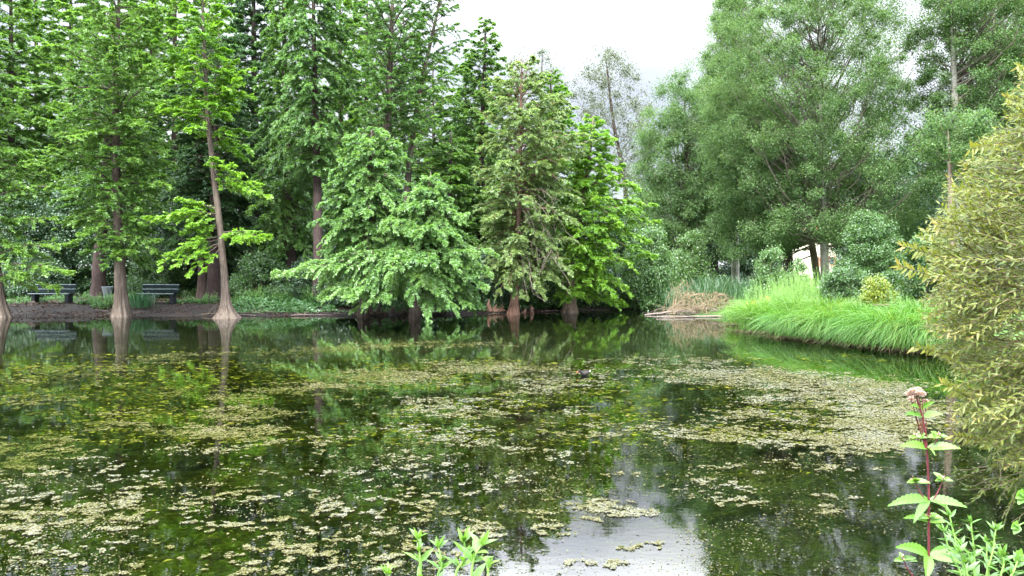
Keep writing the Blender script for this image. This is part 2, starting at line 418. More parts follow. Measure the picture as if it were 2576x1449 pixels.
# ------------------------------------------------------------------ floating algae and submerged weed
BLOBS_Y = [(1080, 868, 250, 12, .9), (900, 878, 170, 13, .8), (640, 890, 170, 14, .55), (1170, 925, 240, 20, .9), (980, 945, 170, 24, 1.0), (780, 978, 170, 22, .85), (600, 1000, 120, 14, .5), (1330, 935, 120, 24, .6),
           (620, 1045, 160, 24, 1.0), (520, 1085, 220, 26, .9), (320, 1070, 120, 40, .6), (110, 1120, 150, 35, .55), (40, 1168, 80, 20, .8), (300, 950, 330, 50, .38), (90, 990, 160, 60, .35), (430, 905, 260, 20, .4)]
BLOBS_W = [(1680, 908, 220, 18, .7), (1850, 945, 300, 34, .95), (2060, 985, 280, 45, 1.05), (2220, 1045, 200, 60, 1.05), (2030, 1040, 270, 40, .7), (2150, 1120, 220, 50, .85), (1900, 1100, 200, 40, .5), (2020, 1170, 250, 28, .6),
           (1620, 1110, 200, 60, .32), (1480, 960, 190, 46, .72), (1240, 1010, 380, 42, .5), (1030, 1130, 400, 60, .33), (1250, 1190, 420, 120, .36), (760, 1150, 400, 50, .25), (120, 1310, 320, 160, .58), (520, 1340, 420, 120, .36),
           (1060, 1250, 150, 45, .62), (880, 1350, 330, 95, .5), (1480, 1275, 70, 42, .8), (1560, 1290, 90, 16, .6), (1400, 1335, 60, 26, .6), (1210, 1345, 60, 30, .5), (2080, 1285, 40, 18, 1.0), (2110, 1250, 110, 10, .75), (1760, 1215, 160, 40, .3),
           (1850, 1265, 80, 14, .5), (1590, 1370, 110, 14, .45), (380, 1195, 50, 12, .8), (1060, 1330, 130, 50, .45), (1500, 1430, 140, 20, .4), (1700, 1350, 90, 18, .4)]

def algae():
    rg = np.random.default_rng(21)
    n = 1500000
    px = rg.uniform(-60, 2620, n); py = 838 + (1470 - 838) * rg.random(n) ** 1.15
    my = np.zeros(n); mw = np.zeros(n)
    for cx, cy, rx, ry, w in BLOBS_Y: my = np.maximum(my, w * np.clip(1.25 - np.hypot((px - cx) / rx, (py - cy) / ry) ** 1.6, 0, 1))
    for cx, cy, rx, ry, w in BLOBS_W: mw = np.maximum(mw, w * np.clip(1.25 - np.hypot((px - cx) / rx, (py - cy) / ry) ** 1.6, 0, 1))
    u = (px - CX) / F; v = (CY - py) / F
    dy = CP + v * SP; dz = -SP + v * CP
    s = -HC / dz
    x, y = u * s, dy * s
    ok = pond_sd(x, y) < -.25
    mk = np.maximum(my, mw)
    big = fbm(x * .6, y * .9, oct=3, seed=31); mid = fbm(x * 3.0, y * 4.6, oct=3, seed=37); fine = fbm(x * 12.0, y * 15.0, oct=2, seed=39)
    nf = smooth(1130, 1230, py)
    val = (.30 - .16 * nf) * big + .36 * mid + (.34 + .16 * nf) * fine
    thr = .655 - (.225 - .055 * nf) * mk + .008 * (mw > my)
    dust = rg.random(n) < (.006 + .016 * smooth(960, 1250, py) + .055 * mk) * np.clip((fbm(x * 1.7, y * 2.2, oct=3, seed=44) - .40) * 4.5, 0.03, 1.2)
    keep = ok & (((val > thr) & (mk > .03) & (rg.random(n) < .4 + .2 * mk)) | dust)
    x, y, my, mw, val, thr, dust = x[keep], y[keep], my[keep], mw[keep], val[keep], thr[keep], dust[keep]
    k = len(x)
    dist = np.hypot(x, y)
    r = rg.uniform(.3, 1.0, k) ** 1.8 * (.0065 + .0016 * dist) * np.where(dust, .58, .85)
    K = 7
    a = np.linspace(0, 2 * np.pi, K, endpoint=False)[None] + rg.random((k, 1)) * 6
    rr = r[:, None] * rg.uniform(.55, 1.25, (k, K))
    asp = rg.uniform(.55, 1.0, (k, 1)); ph = rg.normal(0, .7, (k, 1))
    lx, ly = rr * np.cos(a), rr * np.sin(a) * asp
    V = np.stack([x[:, None] + lx * np.cos(ph) - ly * np.sin(ph), y[:, None] + lx * np.sin(ph) + ly * np.cos(ph), np.broadcast_to((.004 + .008 * rg.random((k, 1))), lx.shape) + rg.normal(0, .0015, lx.shape)], -1)
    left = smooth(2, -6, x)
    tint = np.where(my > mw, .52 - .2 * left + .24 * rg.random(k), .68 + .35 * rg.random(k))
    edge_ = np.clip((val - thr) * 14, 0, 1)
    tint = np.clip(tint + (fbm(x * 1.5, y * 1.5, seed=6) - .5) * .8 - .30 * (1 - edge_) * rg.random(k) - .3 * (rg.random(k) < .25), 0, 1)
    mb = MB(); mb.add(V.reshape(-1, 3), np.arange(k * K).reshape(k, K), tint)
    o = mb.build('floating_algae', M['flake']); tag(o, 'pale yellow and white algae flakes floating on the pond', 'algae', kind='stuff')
    # submerged weed
    n = 260000
    px = rg.uniform(-100, 2680, n); py = 900 + 580 * rg.random(n) ** .9
    u = (px - CX) / F; v = (CY - py) / F
    s = -HC / (-SP + v * CP); x, y = u * s, (CP + v * SP) * s
    f = fbm(x * .8, y * 1.0, oct=4, seed=51)
    ok = (pond_sd(x, y) < -.6) & (f + .14 * rg.random(n) > .55)
    x, y, f = x[ok], y[ok], f[ok]; k = len(x)
    z = -.01 - .12 * rg.random(k) ** 1.7
    az = rg.normal(.25, .6, k) + np.where(rg.random(k) < .5, np.pi, 0)
    d = np.stack([np.cos(az), np.sin(az), rg.normal(0, .18, k)], -1)
    Lw = rg.uniform(.08, .26, k) * (.5 + .05 * np.hypot(x, y))
    mb = MB()
    P = np.stack([x, y, z], -1)
    hi = P[:, 2] + d[:, 2] * Lw > -.006
    d[hi, 2] = 0
    leaves(mb, P, d, np.stack([rg.normal(0, .4, k), rg.normal(0, .4, k), np.ones(k)], -1), Lw, Lw * rg.uniform(.10, .3, k), np.clip((f - .45) * 2.2 + rg.normal(0, .15, k), 0, 1))
    n = 700000
    px = rg.uniform(-100, 2680, n); py = 872 + 600 * rg.random(n)
    u = (px - CX) / F; v = (CY - py) / F
    s = -HC / (-SP + v * CP); x, y = u * s, (CP + v * SP) * s
    zone = np.zeros(n)
    for cx, cy, rx, ry, w in [(250, 1010, 520, 130, .9), (800, 940, 500, 70, .7), (600, 1250, 800, 160, .75), (1300, 1230, 500, 170, .85), (1150, 1080, 300, 60, .35), (1500, 1050, 500, 110, .6), (2000, 1060, 420, 110, .8), (2000, 1240, 380, 100, .7), (400, 1400, 700, 120, .8), (1950, 1380, 350, 90, .62), (1000, 1380, 300, 90, .8), (2000, 905, 300, 18, .3)]:
        zone = np.maximum(zone, w * np.clip(1.3 - np.hypot((px - cx) / rx, (py - cy) / ry) ** 2, 0, 1))
    f = .5 * fbm(x * .7, y * 1.0, oct=3, seed=81) + .5 * fbm(x * 4.5, y * 6.5, oct=3, seed=83)
    ok = (pond_sd(x, y) < -.4) & (f > .66 - .24 * zone) & (zone > .02) & (rg.random(n) < .5)
    x, y, f, py_ = x[ok], y[ok], f[ok], py[ok]; k = len(x); dist = np.hypot(x, y)
    az = rg.normal(0, .5, k) + np.where(rg.random(k) < .5, np.pi, 0)
    Lw = rg.uniform(.3, 1, k) * (.025 + .008 * dist)
    d = np.stack([np.cos(az), np.sin(az), np.zeros(k)], -1)
    leaves(mb, np.stack([x, y, np.where(py_ > 1120, rg.uniform(-.05, -.006, k), rg.uniform(-.03, .003, k))], -1), d, np.stack([rg.normal(0, .25, k), rg.normal(0, .25, k), np.ones(k)], -1), Lw, Lw * rg.uniform(.15, .45, k), np.clip(.25 + (f - .5) * 1.8 + rg.normal(0, .22, k), 0, 1))
    o = mb.build('submerged_weed', M['weed']); tag(o, 'olive green weed just under the pond surface', 'water weed', kind='stuff')

# ------------------------------------------------------------------ trees
def trunk_line(trunk, D, dep=0.0, n=36, base_z=None):
    pts = np.array([at(px, py, D + (dep * i)) for i, (px, py) in enumerate(trunk)])
    if base_z is not None: pts[0, 2] = base_z
    z = pts[:, 2]
    zz = z[0] + (z[-1] - z[0]) * np.linspace(0, 1, n) ** 1.25
    out = np.stack([np.interp(zz, z, pts[:, 0]), np.interp(zz, z, pts[:, 1]), zz], -1)
    for _ in range(3): out[1:-1, :2] = (out[:-2, :2] + 2 * out[1:-1, :2] + out[2:, :2]) / 4
    return out

def cypress(name, label, seed, trunk, D, crown, nb, leaf, bark='bark', r0=.22, flare=1.2, flute=.12, boughs=(), top=None, up=(.0, .35, .9), droop=.35, dens=7.0, LL=.19, group=None, cat='tree', dep=0.0, nleaf=18, hang=.5, tb=0.0, base_z=None, flare_h=.45, sub_len=1.0, bare=0.0):
    rg = np.random.default_rng(seed)
    nb = int(nb * 1.75); dens = dens * 1.6
    far = D > 45
    nleaf = int(nleaf * (2.2 if far else 4.6)); LL = LL * (.92 if far else .62)
    gz = terrain(*[np.array([v]) for v in at(trunk[0][0], trunk[0][1], D)[:2]])[0] - .12 if base_z is None else base_z
    line = trunk_line(trunk, D, dep, base_z=gz)
    N = len(line); z = line[:, 2]; zb, zt = z[0], z[-1]
    s = (z - zb) / (zt - zb)
    rad = r0 * ((1 - s) ** .75) * 1.0 + .015
    fl = 1 + flare * np.exp(-(z - zb - .1) / flare_h)
    rad = rad * fl
    sides = 44
    a = np.linspace(0, 2 * np.pi, sides, endpoint=False)
    ph = rg.random(4) * 6
    mod = 1 + flute * np.exp(-(z - zb) / (flare_h * 2.6))[:, None] * (.7 * np.cos(9 * a + ph[0]) + .8 * np.cos(14 * a + ph[1]) + .5 * np.cos(5 * a + ph[2]) + .4 * np.cos(19 * a + ph[3]))[None] + .03 * rg.normal(size=(N, sides))
    root = empty(name, line[0]); root_loc = line[0]
    wood = MB(); tubes(wood, line, rad, sides, mod=mod[None], cap=True)
    lf = MB()
    cz = []
    for py, l, r in crown:
        c = at((l + r) / 2, py, D); cz.append((c[2], (at(l, py, D)[0]), (at(r, py, D)[0])))
    cz = np.array(sorted(cz))
    czlo, czhi = cz[0, 0], cz[-1, 0]
    def axis_at(zq):
        return np.array([np.interp(zq, z, line[:, 0]), np.interp(zq, z, line[:, 1]), zq])
    specs = []
    for i in range(nb):
        q = ((i + rg.random()) / nb) ** 1.05
        zz = czlo + (czhi - czlo) * q
        o = axis_at(min(zz, zt))
        az = i * 2.399 + rg.normal(0, .3)
        L, Rr_ = np.interp(zz, cz[:, 0], cz[:, 1]), np.interp(zz, cz[:, 0], cz[:, 2])
        a_ = max(.15, (Rr_ - o[0]) if math.cos(az) > 0 else (o[0] - L)); b_ = max(.2, .5 * (Rr_ - L))
        reach = 1 / math.sqrt((math.cos(az) / a_) ** 2 + (math.sin(az) / b_) ** 2) * rg.uniform(.72, 1.06)
        te = np.interp(q, [0, .5, 1], up) + rg.normal(.03, .24)
        o = o.copy(); o[2] -= reach * te * .45           # leaves sit around the named height
        if o[2] < czlo - .6: o[2] = czlo - .6
        o = axis_at(o[2]); 
        specs.append((o, np.array([math.cos(az), math.sin(az)]), reach, te, droop * rg.uniform(.6, 1.4), rg.random()))
    for bpx in boughs:
        t_py, tx, ty = bpx[:3]; dd = bpx[3] if len(bpx) > 3 else 0.0; tn = bpx[4] if len(bpx) > 4 else .85
        zz = at(trunk[0][0], t_py, D)[2]
        o = axis_at(zz); e = at(tx, ty, D + dd)
        h = e[:2] - o[:2]; reach = np.linalg.norm(h)
        dr = .22
        te = (e[2] - o[2]) / reach + dr
        specs.append((o, h / reach, reach, te, dr, tn))
    for (o, hd, reach, te, dr, btint) in specs:
        u = np.linspace(0, 1, 8)
        wob = rg.normal(0, .03 * reach, (8, 3)) * u[:, None]
        hd3 = np.array([hd[0], hd[1], 0])
        cur = o + hd3 * (reach * u)[:, None] + np.array([0, 0, 1]) * (reach * (te * u - dr * u * u))[:, None] + wob
        br = (.006 + .009 * reach) * (1 - u) ** .8 + .004
        tubes(wood, cur, np.minimum(br, r0 * .6), 5)
        K = max(3, int(reach * dens))
        if rg.random() < bare: K = max(2, K // 3)
        sk = .10 + .90 * rg.random(K) ** .75
        base = np.stack([np.interp(sk, u, cur[:, j]) for j in range(3)], -1)
        sg = np.where(np.arange(K) % 2 == 0, 1, -1)
        ang = sg * np.radians(rg.uniform(35, 80, K)) * (1.05 - .5 * sk)
        dx = hd[0] * np.cos(ang) - hd[1] * np.sin(ang); dyy = hd[0] * np.sin(ang) + hd[1] * np.cos(ang)
        ln = np.minimum((.18 + .42 * (1 - sk) * reach ** .8) * rg.uniform(.6, 1.25, K), 1.35) * sub_len
        slope = te - 2 * dr * sk
        dv = nrm(np.stack([dx, dyy, .35 * slope + rg.normal(.10, .30, K)], -1))
        q4 = np.linspace(0, 1, 4)
        tw = base[:, None, :] + dv[:, None, :] * (ln[:, None] * q4)[..., None] - np.array([0, 0, 1]) * (ln[:, None] * hang * .5 * q4 ** 2)[..., None]
        tubes(wood, tw, np.broadcast_to(np.array([.008, .006, .004, .002]), (K, 4)), 3)
        n_ = nleaf
        uj = rg.random((K, n_)) * 1.02
        pos = base[:, None, :] + dv[:, None, :] * (ln[:, None] * uj)[..., None] - np.array([0, 0, 1]) * (ln[:, None] * hang * .5 * uj ** 2)[..., None]
        sid = np.where(rg.random((K, n_)) < .5, 1.0, -1.0)
        hx = nrm(np.cross(dv, np.array([0, 0, 1.0])))
        ld = dv[:, None, :] * rg.uniform(.2, .9, (K, n_, 1)) + hx[:, None, :] * (sid * rg.uniform(.3, .9, (K, n_)))[..., None] + np.array([0, 0, -1]) * rg.uniform(-.25, hang * 1.25, (K, n_, 1))
        nm = np.array([0, -.25, 1.0]) + rg.normal(0, .55, (K, n_, 3))
        L_ = LL * rg.uniform(.6, 1.25, (K, n_))
        ti = np.clip(.45 * btint + .25 * rg.random((K, 1)) + .22 * rg.random((K, n_)) + .12 * (sk[:, None] > .75) + tb, 0, 1)
        leaves(lf, pos.reshape(-1, 3), ld.reshape(-1, 3), nm.reshape(-1, 3), L_.ravel(), L_.ravel() * rg.uniform(.28, .45, K * n_), ti.ravel())
    if bare > 0:
        bb = MB(); u = np.linspace(0, 1, 9)[:, None]
        for k in range(18):
            e = at(rg.uniform(1300, 1430), rg.uniform(520, 735), D - rg.uniform(.8, 2.6)); o = axis_at(e[2] + rg.uniform(.6, 2.2)); m_ = o * .4 + e * .6 + np.array([0, 0, rg.uniform(.4, 1.1)])
            c = o * (1 - u) ** 2 + 2 * u * (1 - u) * m_ + e * u * u + np.cumsum(rg.normal(0, .03, (9, 3)), 0); tubes(bb, c, .018 * (1 - u[:, 0] * .7), 5)
            for q in range(4):
                j = rg.integers(3, 9); v = np.linspace(0, 1, 5)[:, None]; tubes(bb, c[j] + v * (rg.normal(0, .3, 3) + np.array([.1, -.1, -.35])) + np.cumsum(rg.normal(0, .02, (5, 3)), 0) * v, .009 * (1 - .6 * v[:, 0]), 4)
        bb.build('bare_branches', M['dead_grey'], root, smooth=True, loc=root_loc)
    wood.build('trunk', M[bark], root, smooth=True, loc=root_loc)
    lf.build('crown', M[leaf], root, loc=root_loc)
    tag(root, label, cat, group)
    return root

def broadleaf(name, label, seed, trunk, D, env, leaf, bark='bark_grey', r0=.18, ncl=150, per=300, LL=.09, LW=.8, rc=(.35, .8), ds=.9, elev=.9, limbs=True, group=None, cat='tree', flat=.75, droop=.3, lowest=None, spread=.5, tb=0.0, base_z=None, shell=.45, flare=.5, limb_k=1.0, multi=1):
    rg = np.random.default_rng(seed)
    ncl = int(ncl * 1.35); per = int(per * 1.35); rc = (rc[0] * .7, rc[1] * 1.15); LL = LL * .88
    b0 = at(trunk[0][0], trunk[0][1], D)
    gz = float(terrain(np.array([b0[0]]), np.array([b0[1]]))[0]) - .08 if base_z is None else base_z
    line = trunk_line(trunk, D, base_z=gz, n=24)
    z = line[:, 2]; zb, zt = z[0], z[-1]
    s = (z - zb) / max(zt - zb, .01)
    rad = r0 * (1 - s) ** .7 + .01
    rad = rad * (1 + flare * np.exp(-(z - zb) / .35))
    root = empty(name, line[0]); loc = line[0]
    wood = MB()
    tubes(wood, line, rad, 12, mod=(1 + .05 * rg.normal(size=(1, 24, 12))), cap=True)
    ez = np.array(sorted([(at(l, py, D)[2], at(l, py, D)[0], at(r, py, D)[0]) for py, l, r in env]))
    # sample clump centres by envelope width
    zs = rg.uniform(ez[0, 0], ez[-1, 0], ncl * 6)
    wid = np.interp(zs, ez[:, 0], ez[:, 2] - ez[:, 1])
    zs = zs[rg.random(len(zs)) < (wid / wid.max())][:ncl]
    k = len(zs)
    lo, hi = np.interp(zs, ez[:, 0], ez[:, 1]), np.interp(zs, ez[:, 0], ez[:, 2])
    hw = (hi - lo) / 2
    th = rg.random(k) * 2 * np.pi; rho = rg.random(k) ** shell
    c = np.stack([(lo + hi) / 2 + hw * rho * np.cos(th), D + hw * ds * rho * np.sin(th), zs], -1)
    rcl = rg.uniform(rc[0], rc[1], k)
    if limbs:
        ax = np.stack([np.interp(zs, z, line[:, 0]), np.interp(zs, z, line[:, 1])], -1)
        hd = np.linalg.norm(c[:, :2] - ax, axis=1)
        zmin = zb + .15 * (zt - zb) if lowest is None else zb + lowest
        z0 = np.clip(zs - hd * elev * rg.uniform(.8, 1.3, k), np.minimum(zmin, zs - .05), zt)
        o = np.stack([np.interp(z0, z, line[:, 0]), np.interp(z0, z, line[:, 1]), z0], -1)
        if multi > 1:
            pass
        u = np.linspace(0, 1, 7)[None, :, None]
        bow = np.stack([np.zeros(k), np.zeros(k), -hd * .22 * rg.uniform(.3, 1.2, k)], -1)[:, None, :]
        P = o[:, None, :] * (1 - u) + c[:, None, :] * u + bow * (4 * u * (1 - u)) * .6 + rg.normal(0, .05, (k, 7, 3)) * u * np.maximum(hd, .3)[:, None, None]
        ln = np.linalg.norm(c - o, axis=1)
        r_ = limb_k * np.minimum(.005 + .006 * ln, r0 * .4)[:, None] * (1 - np.linspace(0, 1, 7)[None]) ** .7 + .004
        P = P + np.cumsum(rg.normal(0, .045, (k, 7, 3)), 1) * np.linspace(0, 1, 7)[None, :, None]
        P[:, -1] = c
        lk = rg.random(k) < .33
        tubes(wood, P[lk], r_[lk], 5, mat=1)
        # short twigs inside each clump
        T = 3
        e = np.repeat(c, T, 0); dv = nrm(rg.normal(0, 1, (k * T, 3)) + np.array([0, 0, .5])); rl = np.repeat(rcl, T)[:, None]
        q3 = np.linspace(0, 1, 3)[None, :, None]
        tubes(wood, e[:, None, :] + dv[:, None, :] * rl[:, None, :] * q3, np.broadcast_to(np.array([.009, .006, .002]) * (LL / .09) ** .3, (k * T, 3)), 3, mat=1)
    n = per
    g = rg.normal(0, 1, (k, n, 3)); g = g / np.linalg.norm(g, axis=2, keepdims=True) * (rg.random((k, n, 1)) ** .8) * 1.15
    P = c[:, None, :] + g * rcl[:, None, None] * np.array([1, 1, flat])
    d = g * .6 + rg.normal(0, .7, (k, n, 3)) + np.array([0, 0, -droop])
    nm = rg.normal(0, .6, (k, n, 3)) + np.array([0, -.25, .8])
    L_ = LL * rg.uniform(.6, 1.3, (k, n))
    ti = np.clip(.35 * rg.random((k, 1)) + spread * rg.random((k, n)) + .12 + tb, 0, 1)
    lf = MB(); leaves(lf, P.reshape(-1, 3), d.reshape(-1, 3), nm.reshape(-1, 3), L_.ravel(), (L_ * LW * rg.uniform(.75, 1.15, (k, n))).ravel(), ti.ravel(), mid=.42)
    wood.build('trunk', [M[bark], M['limb']], root, smooth=True, loc=loc)
    lf.build('crown', M[leaf], root, loc=loc)
    tag(root, label, cat, group)
    return root

def shrub(label, seed, px, py, D, env, leaf, ncl=45, per=160, LL=.08, LW=.5, rc=(.18, .4), cat='shrub', name='shrub', bark='twig', group=None, **kw):
    return broadleaf(name, label, seed, [(px, py), (px + 1, (py + env[0][0]) / 2), (px, env[0][0] + 8)], D, env, leaf, bark=bark, r0=.05, ncl=ncl, per=per, LL=LL, LW=LW, rc=rc, cat=cat, elev=1.3, flare=.2, group=group, lowest=.05, **kw)

def trees():
    # --- cypresses at the water's edge, left
    cypress('bald_cypress', 'cypress cut by the left edge, only its flared foot and low feathery boughs showing', 1, [(4, 796), (-8, 700), (-22, 560), (-40, 400), (-60, 200), (-80, -60)], 33.2,
            [(640, -160, 30), (560, -180, 60), (420, -190, 90), (250, -190, 70), (60, -180, 20), (-60, -120, -40)], 46, 'cyp_mid', r0=.2, flare=.95, flute=.17, flare_h=.5, tb=.08, up=(.1, .3, .8),
            boughs=[(640, 190, 615, -.6), (670, 185, 690, -.8, .95), (690, 150, 728, -.4, .9), (690, 90, 735, .3, .8), (560, 130, 560, -.5), (600, 60, 640, -.8), (500, 175, 470, -.4), (470, 140, 425, .4), (440, 100, 410, -.6), (380, 80, 395, .5), (620, 120, 650, .6), (650, 60, 700, -1), (340, 60, 300, .4)])
    cypress('bald_cypress', 'tall straight cypress with a fluted foot between the two blue-grey benches', 2, [(305, 797), (302, 690), (297, 560), (292, 430), (291, 300), (294, 150), (298, 40), (303, -120)], 33.9,
            [(650, 225, 380), (560, 170, 420), (440, 140, 430), (320, 90, 470), (180, 110, 480), (60, 140, 460), (-60, 200, 400), (-110, 270, 330)], 66, 'cyp_mid', r0=.225, flare=.85, flute=.17, flare_h=.55, tb=.06, up=(-.05, .4, .9),
            boughs=[(360, 100, 300, -.8, .95), (350, 130, 335, -1.2, 1), (400, 95, 420, .4), (330, 190, 345, -1, .9), (590, 255, 615, -1.2, .9), (600, 400, 610, -.9, .8), (610, 330, 640, -1.2, .8), (470, 430, 470, -1.0, .8), (440, 400, 410, .2), (540, 180, 560, -.7)])
    cypress('bald_cypress', 'bright yellow-green leaning cypress with a very wide pale foot standing in the water', 3, [(570, 802), (565, 700), (556, 600), (546, 500), (533, 400), (523, 300), (516, 180), (512, 80), (508, -60)], 33.0,
            [(330, 420, 620), (200, 410, 590), (100, 400, 575), (0, 420, 580), (-60, 470, 550)], 30, 'cyp_bright', bark='bark', r0=.155, flare=2.4, flute=.17, flare_h=.36, tb=.12, up=(.3, .6, .9), dens=7, nleaf=18, base_z=-.12,
            boughs=[(300, 362, 258, .2, 1), (300, 400, 275, -.6, 1), (300, 440, 285, -.4, .9), (290, 470, 262, .8, .9), (285, 575, 295, -.5, .8), (250, 632, 172, .1, .9), (260, 610, 205, -.5, .9), (230, 590, 150, .7), (280, 640, 240, .4, .7), (300, 600, 262, .6, .8), (340, 632, 380, .5, .5), (360, 625, 405, .7, .5), (380, 560, 350, .8, .4),
                    (470, 676, 500, -.3, 1), (462, 655, 465, .2, 1), (450, 610, 440, -.7, 1), (440, 585, 410, -.9, 1), (430, 540, 395, -1, .9), (460, 630, 480, -.8, .9), (585, 678, 596, -.2, 1), (590, 640, 600, -.6, 1), (595, 600, 605, -.9, 1), (590, 655, 615, .2, .9),
                    (545, 368, 552, -.2, .9), (540, 400, 560, -.6, 1), (530, 450, 500, -.2, .95), (540, 430, 540, -.9, 1), (550, 480, 570, -.9, .8), (560, 510, 580, -.5, .6), (520, 470, 530, .5, .8), (575, 460, 590, .8, .4), (600, 402, 665, -.9, 1), (595, 420, 640, -1.1, 1), (610, 440, 670, -1.2, 1), (610, 480, 685, -1, 1), (620, 510, 680, -1, .9),
                    (200, 400, 160, -.3, .8), (190, 560, 115, .3, .7), (220, 460, 200, -.8, .8)])
    # --- dark trunks behind the benches
    cypress('bald_cypress', 'dark trunk behind the fluted cypress and beside the grey bin', 4, [(247, 748), (250, 650), (258, 540), (268, 420), (278, 250), (285, 50)], 41,
            [(560, 160, 360), (400, 120, 420), (200, 150, 420), (20, 230, 340)], 40, 'cyp_mid', bark='bark_dark', r0=.34, flare=.5, flute=.04, up=(.1, .3, .7), LL=.2, tb=-.12)
    cypress('bald_cypress', 'dark trunk right of the pale flared cypress foot, the broader of a pair', 5, [(540, 752), (540, 640), (541, 500), (545, 300), (550, 60)], 41.5,
            [(600, 430, 660), (430, 400, 690), (250, 430, 680), (80, 480, 620)], 52, 'cyp_dark', bark='bark_dark', r0=.36, flare=.4, flute=.05, up=(.0, .25, .7), LL=.2)
    cypress('bald_cypress', 'slimmer dark trunk of the pair behind the pale flared cypress', 6, [(512, 752), (512, 640), (508, 480), (500, 300), (495, 80)], 43,
            [(610, 400, 600), (420, 370, 620), (250, 400, 600), (80, 450, 550)], 46, 'cyp_dark', bark='bark_dark', r0=.30, flare=.4, flute=.05, up=(.0, .25, .7), LL=.2)
    cypress('bald_cypress', 'dark conifer trunk in deep shade left of the drooping cypress', 7, [(735, 742), (733, 640), (728, 500), (720, 300), (715, 100), (710, -120)], 40,
            [(620, 640, 850), (480, 620, 860), (330, 640, 850), (150, 650, 800), (0, 660, 780), (-100, 690, 740)], 84, 'cyp_mid', bark='bark_dark', r0=.27, flare=.3, flute=.03, up=(-.1, .2, .6), LL=.19, tb=-.1, droop=.5, hang=.8)
    cypress('dark_conifer', 'dense blue-green conifer rising behind the yellow-green leaning cypress', 8, [(640, 745), (640, 500), (640, 250), (638, 20), (636, -170)], 46,
            [(640, 520, 760), (400, 530, 750), (200, 550, 730), (60, 560, 710), (-60, 590, 690), (-150, 620, 655)], 92, 'cyp_dark', bark='bark_dark', r0=.32, flare=.3, flute=.03, up=(.0, .2, .5), LL=.22, dens=7)
    cypress('bald_cypress', 'pale drooping conifer with hanging sprays above the dark shaded trunk', 9, [(800, 745), (800, 560), (795, 350), (790, 120), (786, -160)], 37.5,
            [(430, 690, 850), (320, 680, 880), (180, 690, 890), (40, 700, 880), (-80, 720, 850), (-150, 770, 810)], 74, 'cyp_pale', bark='bark_dark', r0=.24, flare=.4, flute=.04, up=(.1, .3, .6), droop=.6, hang=1.0, LL=.18, tb=-.05, sub_len=1.1)
    cypress('bald_cypress', 'tall open cypress with upswept limbs and a warm brown trunk left of the sky gap', 10, [(968, 745), (970, 560), (974, 400), (978, 250), (984, 100), (992, -120)], 38.5,
            [(330, 850, 1080), (220, 840, 1110), (100, 850, 1130), (0, 850, 1120), (-100, 900, 1070)], 50, 'cyp_pale', bark='bark', r0=.28, flare=.4, flute=.05, up=(.5, 1.0, 1.4), droop=.25, LL=.17, tb=-.12, dens=5, hang=.7)
    cypress('bald_cypress', 'leaning slender cypress with sparse foliage against the sky gap', 11, [(1008, 745), (1018, 560), (1032, 380), (1052, 250), (1080, 120), (1105, 10), (1128, -110)], 39.5,
            [(420, 940, 1150), (300, 960, 1190), (150, 1000, 1195), (30, 1030, 1190), (-90, 1080, 1175)], 46, 'cyp_mid', bark='bark', r0=.2, flare=.4, flute=.05, up=(.2, .5, .9), droop=.2, LL=.16, tb=-.1, dens=4.2, hang=.7)
    cypress('bald_cypress', 'narrow spire-topped cypress just left of the sky gap', 12, [(1200, 750), (1205, 560), (1212, 350), (1218, 180), (1222, 42)], 42,
            [(620, 1080, 1330), (480, 1090, 1320), (340, 1090, 1310), (240, 1115, 1290), (160, 1150, 1275), (90, 1185, 1255), (45, 1212, 1230)], 90, 'cyp_mid', bark='bark_dark', r0=.24, flare=.4, flute=.04, up=(.0, .3, 1.0), LL=.19, hang=.7, dens=6.5)
    cypress('bald_cypress', 'dark cypress filling the gap between the drooping cypress and the pale one', 13, [(1130, 745), (1130, 600), (1132, 450), (1135, 330)], 40,
            [(700, 1000, 1260), (560, 1010, 1250), (440, 1040, 1220), (340, 1090, 1180)], 52, 'cyp_mid', bark='bark_dark', r0=.2, flare=.4, flute=.04, up=(.0, .2, .5), LL=.18, tb=-.1)
    # --- drooping pair over the water
    cypress('bald_cypress', 'drooping cypress with a rounded shoulder of foliage left of the peaked one', 14, [(915, 792), (920, 650), (926, 500), (932, 400), (936, 318)], 33.8,
            [(660, 800, 1050), (560, 800, 1060), (470, 810, 1060), (390, 830, 1050), (340, 865, 1000), (312, 905, 960)], 66, 'cyp_pale', bark='bark', r0=.2, flare=.5, flute=.1, up=(.05, .25, .5), droop=.6, hang=.9, LL=.19, tb=.06, nleaf=18,
            boughs=[(600, 840, 560, -1), (540, 850, 420, -.8), (520, 825, 480, -.8)])
    cypress('bald_cypress', 'peaked drooping cypress whose lowest boughs hang out over the water', 15, [(1040, 794), (1050, 700), (1064, 600), (1076, 500), (1084, 432)], 32.6,
            [(690, 900, 1230), (640, 900, 1230), (570, 930, 1200), (520, 960, 1170), (480, 1010, 1150), (440, 1065, 1105)], 74, 'cyp_pale', bark='bark', r0=.2, flare=.5, flute=.12, up=(.05, .25, .6), droop=.65, hang=1.0, LL=.2, tb=.08, nleaf=20,
            boughs=[(650, 690, 690, -.6, .9), (660, 740, 690, -1.2, .9), (650, 780, 700, -.2, .8), (640, 800, 670, -1, .9), (680, 830, 745, -1.6, .9), (690, 870, 750, -1.9, .9), (700, 920, 760, -1.6, .8), (690, 800, 735, -.9, .9), (640, 1240, 690, -.8, .9), (650, 1230, 730, -1.1, .8), (620, 1260, 640, -.5, .9), (700, 1110, 780, -1.5, .7), (690, 1080, 720, -2, .85), (680, 980, 700, -2, .8), (620, 1200, 640, -1.4, .8), (700, 1180, 770, -.9, .7), (560, 960, 560, -1.6, .9), (560, 1180, 540, -1, .9)])
